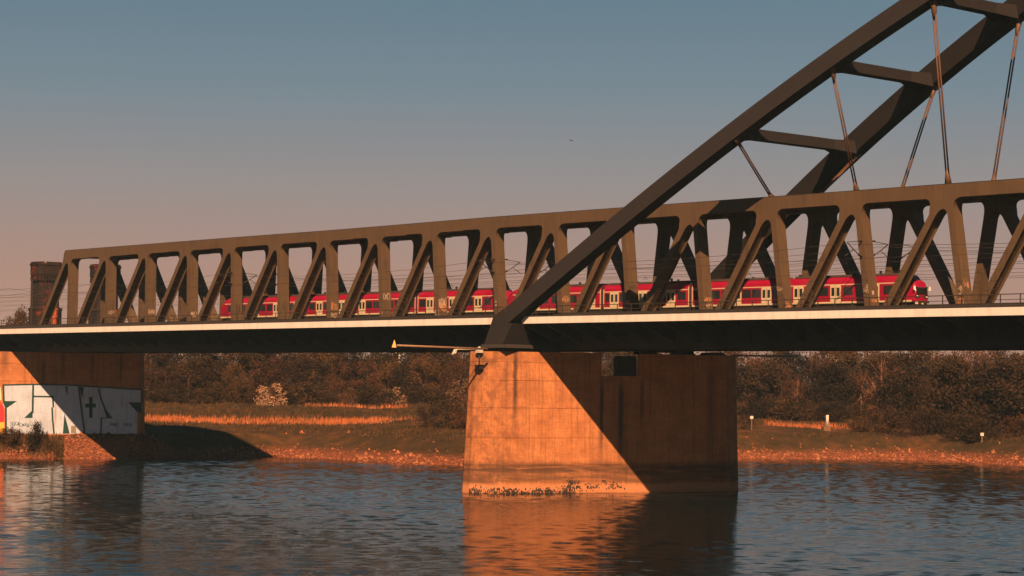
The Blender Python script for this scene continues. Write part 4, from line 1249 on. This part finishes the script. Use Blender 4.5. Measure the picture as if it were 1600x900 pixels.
# tall grass in front of the bank pier
RP_ = np.array([(px + random.uniform(-1, 1), 381.2 + random.gauss(0, 0.6)) for px in range(-10, 105) for q in range(26)])
dd = np.array([FW.x, FW.y])[None] + np.array([RT.x, RT.y])[None] * ((RP_[:, :1] - 800) / 3400)
dd /= np.linalg.norm(dd, axis=1)[:, None]
blades('bank_weeds', CAM[None, :2] + dd * RP_[:, 1:], 0.4, 1.3, 0.10, M['grass'], 'dark weeds below the painted bank pier', 0.2)

# ------------------------------------------------------------------ brick towers beyond the truss
def tower(px, dist, label, k=1.0, turret=True, tag_=False):
    d = FW + RT * ((px - 800) / 3400.0); h = math.hypot(d.x, d.y)
    x, y = CAM[0] + d.x / h * dist, CAM[1] + d.y / h * dist
    z0 = float(ground_z([(x, y)])[0])
    S = dist / 3400.0
    t = thing('brick_tower', label, 'tower', (x, y, z0), 'old brick bridge towers')
    ang = math.atan2(d.y, d.x) + math.radians(28)
    def sq(half, z, n=8):
        pts = []
        for q in range(4):
            a = ang + q * math.pi / 2
            for s in (-0.22, 0.22):
                pts.append((x + half * 1.22 * math.cos(a + math.pi / 4 + s), y + half * 1.22 * math.sin(a + math.pi / 4 + s), z))
        return pts
    zt = CAM[2] + (588 - 412) * S * k
    zy = lambda yy: CAM[2] + (588 - yy) * S * k
    wb, ws, wc = 23.5 * S * k * 0.86, 19.5 * S * k * 0.86, 22.5 * S * k * 0.86
    base = MB().loft([sq(wb, z0 - 1), sq(wb, zy(486)), sq(wb * 1.05, zy(485.5)), sq(wb * 1.05, zy(483)), sq(ws, zy(480))]).build('tower_base', M['brick'], t)
    shaft = MB().loft([sq(ws, zy(480)), sq(ws * 0.985, zy(437))], False).build('shaft', M['brick'], t)
    crown = MB().loft([sq(ws, zy(437)), sq(ws * 1.08, zy(435)), sq(wc, zy(431)), sq(wc, zy(418)), sq(wc * 1.05, zy(417)), sq(wc * 1.05, zy(414.5))]).build('crown', M['brick'], t)
    # merlons
    for q in range(8):
        a = sq(wc * 1.0, 0)[q]; b = sq(wc * 1.0, 0)[(q + 1) % 8]
        m0 = Vector(a).lerp(Vector(b), 0.08); m1 = Vector(a).lerp(Vector(b), 0.92)
        c = Vector((x, y, 0)); i0 = m0.lerp(c, 0.12); i1 = m1.lerp(c, 0.12)
        MB().loft([[tuple(Vector((p.x, p.y, zz))) for p in (m0, m1, i1, i0)] for zz in (zy(414.5), zy(412))]).build('merlon', M['brick'], crown)
    # corbel frieze
    for q in range(8):
        a = Vector(sq(ws * 1.02, 0)[q]); b = Vector(sq(ws * 1.02, 0)[(q + 1) % 8]); c = Vector((x, y, 0))
        n = 5 if q % 2 else 2
        for j in range(n):
            p = a.lerp(b, (j + 0.5) / n); o_ = (p - c).normalized(); tt = (b - a).normalized()
            fr = [p - tt * 0.25 - o_ * 0.1, p + tt * 0.25 - o_ * 0.1, p + tt * 0.25 + o_ * 0.42, p - tt * 0.25 + o_ * 0.42]
            MB().loft([[tuple(Vector((v.x, v.y, zz))) for v in fr] for zz in (zy(441), zy(434.5))]).build('corbel', M['brick'], crown)
    # slit windows
    for q in range(8):
        a = Vector(sq(ws * 1.0, 0)[q]); b = Vector(sq(ws * 1.0, 0)[(q + 1) % 8]); c = Vector((x, y, 0))
        if q % 2 == 0: continue
        p = a.lerp(b, 0.5); o_ = (p - c).normalized(); tt = (b - a).normalized()
        for zz0 in (455, 470):
            fr = [p - tt * 0.3 - o_ * 0.2, p + tt * 0.3 - o_ * 0.2, p + tt * 0.3 + o_ * 0.03, p - tt * 0.3 + o_ * 0.03]
            MB().loft([[tuple(Vector((v.x, v.y, zz))) for v in fr] for zz in (zy(zz0), zy(zz0 - 8))]).build('slit_window', M['dark'], shaft)
    if turret:
        rt = Vector((RT.x, RT.y, 0)).normalized(); f2 = Vector((FW.x, FW.y, 0)).normalized()
        c = Vector((x, y, 0)) + rt * (17.5 * S * k) - f2 * (wb * 0.9)
        rad = 4.2 * S * k
        ringf = lambda rr, zz: [(c.x + rr * math.cos(q * math.pi / 4), c.y + rr * math.sin(q * math.pi / 4), zz) for q in range(8)]
        MB().loft([ringf(rad, z0 - 1), ringf(rad, zy(500)), ringf(rad * 1.25, zy(497)), ringf(rad * 1.25, zy(487)), ringf(rad * 1.4, zy(486)), ringf(rad * 1.4, zy(484.5)), ringf(rad * 0.2, zy(480))]).build('turret', M['red_brick'], t)
    if tag_:
        a = Vector((x, y, 0)) - Vector((FW.x, FW.y, 0)).normalized() * (ws * 1.30) + Vector((RT.x, RT.y, 0)).normalized() * 0.2
        mb = MB(); nr = -Vector((FW.x, FW.y, 0)).normalized()
        sc = scribble(17, 11 * S * 2.6, 5.5 * S, 77)
        ribbon(mb, [a + Vector((RT.x, RT.y, 0)).normalized() * v + Vector((0, 0, zy(456) + u)) for u, v in sc], 0.3, nr)
        mb.build('graffiti_tag', M['white'], t)
    return t
tower(71.5, 520, 'sooty brick tower left of the truss end, a red turret at its foot', 1.0)
tower(164, 545, 'sooty brick tower seen through the first truss bays, white graffiti down its side', 0.99, True, True)

# ------------------------------------------------------------------ small things on the bank
def house(px, dist, w, dep, h, label, wall, px_roof=0.9):
    x, y, z = polar(px, dist)
    t = thing('house', label, 'house', (x, y, z))
    f2 = Vector((FW.x, FW.y, 0)).normalized(); r2 = Vector((RT.x, RT.y, 0)).normalized()
    P = lambda a, b, zz: tuple(Vector((x, y, 0)) + r2 * a + f2 * b + Vector((0, 0, zz)))
    MB().loft([[P(-w / 2, 0, z - 1), P(w / 2, 0, z - 1), P(w / 2, dep, z - 1), P(-w / 2, dep, z - 1)], [P(-w / 2, 0, z + h), P(w / 2, 0, z + h), P(w / 2, dep, z + h), P(-w / 2, dep, z + h)]]).build('wall', wall, t)
    MB().add([P(-w / 2 - .4, -.4, z + h + 0.02), P(w / 2 + .4, -.4, z + h + 0.02), P(w / 2 + .4, dep + .4, z + h + 0.02), P(-w / 2 - .4, dep + .4, z + h + 0.02), P(-w / 2 - .4, dep / 2, z + h + 2.6), P(w / 2 + .4, dep / 2, z + h + 2.6)],
             [(0, 1, 5, 4), (2, 3, 4, 5), (0, 4, 3), (1, 2, 5), (0, 3, 2, 1)]).build('roof', M['roof_grey'], t)
    n = max(1, int(w // 2.4))
    for k in range(n):
        for zz in (z + h - 3.0, z + h - 6.2):
            a = -w / 2 + w * (k + 0.5) / n
            wn = MB(); wn.loft([[P(a - .5, -.03, zz + q), P(a + .5, -.03, zz + q), P(a + .5, .05, zz + q), P(a - .5, .05, zz + q)] for q in (0, 1.4)])
            wn.build('window', M['glass'], t)
house(1305, 585, 5.0, 8, 13.8, 'white house just showing above the trees right of the river pier', M['white'])
house(620, 590, 2.6, 7, 14.0, 'narrow white house just showing above the trees left of the river pier', M['white'])

def marker(px, dist, h, kind, label):
    x, y, z = polar(px, dist)
    t = thing('river_marker', label, 'sign', (x, y, z))
    if kind == 'board':
        MB().box(x - 0.08, x + 0.08, y - 0.08, y + 0.08, z - 0.4, z + h).build('pole', M['arm_steel'], t)
        f2 = Vector((FW.x, FW.y, 0)).normalized(); r2 = Vector((RT.x, RT.y, 0)).normalized()
        c = Vector((x, y, z + h)) - f2 * 0.12
        MB().loft([[tuple(c + r2 * a + f2 * b + Vector((0, 0, q))) for a, b in ((-.32, -.04), (.32, -.04), (.32, .04), (-.32, .04))] for q in (-0.35, 0.25)]).build('board', M['white'], t)
    else:
        MB().box(x - 0.5, x + 0.5, y - 0.5, y + 0.5, z - 0.4, z + h * 0.3).build('base', M['arm_steel'], t)
        MB().tube([(x, y, z + h * 0.3), (x, y, z + h)], 0.30, 10).build('column', M['white'], t)
        MB().tube([(x - 0.3, y - 0.35, z + h * 0.78), (x - 0.3, y - 0.42, z + h * 0.92)], 0.14, 6).build('plate', M['dark'], t)
marker(1294, 452, 3.2, 'post', 'tall white marker post standing on the grass right of the river pier')
marker(1176, 447, 2.6, 'board', 'small pale board on a pole right beside the river pier')
marker(1535, 430, 1.6, 'board', 'small white board on the bank at far right')

# a bird in the sky
bd = thing('bird', 'tiny dark bird high in the open sky', 'bird', tuple(CAM + np.array([*(FW * 300 + RT * (93 / 3400 * 300) + UP * (230 / 3400 * 300))])))
bx, by, bz = BASE[bd]
MB().tube([(bx - 0.25, by, bz), (bx, by, bz + 0.03), (bx + 0.28, by, bz)], [0.02, 0.06, 0.015], 6).build('body', M['dark'], bd)
for s in (-1, 1):
    MB().add([(bx - 0.1, by, bz + 0.03), (bx + 0.1, by, bz + 0.03), (bx - 0.02, by + s * 0.3, bz + 0.14), (bx - 0.1, by + s * 0.27, bz + 0.12)], [(0, 1, 2, 3)]).build('wing', M['dark'], bd)

# ------------------------------------------------------------------ haze added to lift the dark tones
hm = bpy.data.materials.new('black_lift_haze'); hm.use_nodes = True
ht = hm.node_tree; ht.nodes.clear()
ho = ht.nodes.new('ShaderNodeOutputMaterial'); hv = ht.nodes.new('ShaderNodeVolumePrincipled')
hv.inputs['Color'].default_value = (0.40, 0.75, 1.0, 1)
hv.inputs['Density'].default_value = 0.000068
hv.inputs['Anisotropy'].default_value = 0.0
ht.links.new(hv.outputs[0], ho.inputs['Volume'])
hz = MB().box(-7100, 7100, -7100, 7100, -6.0, 82.0).build('haze', hm, None, (0, 0, -6.0))
tag(hz, 'thin haze added over the river to lift the dark tones', None, None, 'stuff')
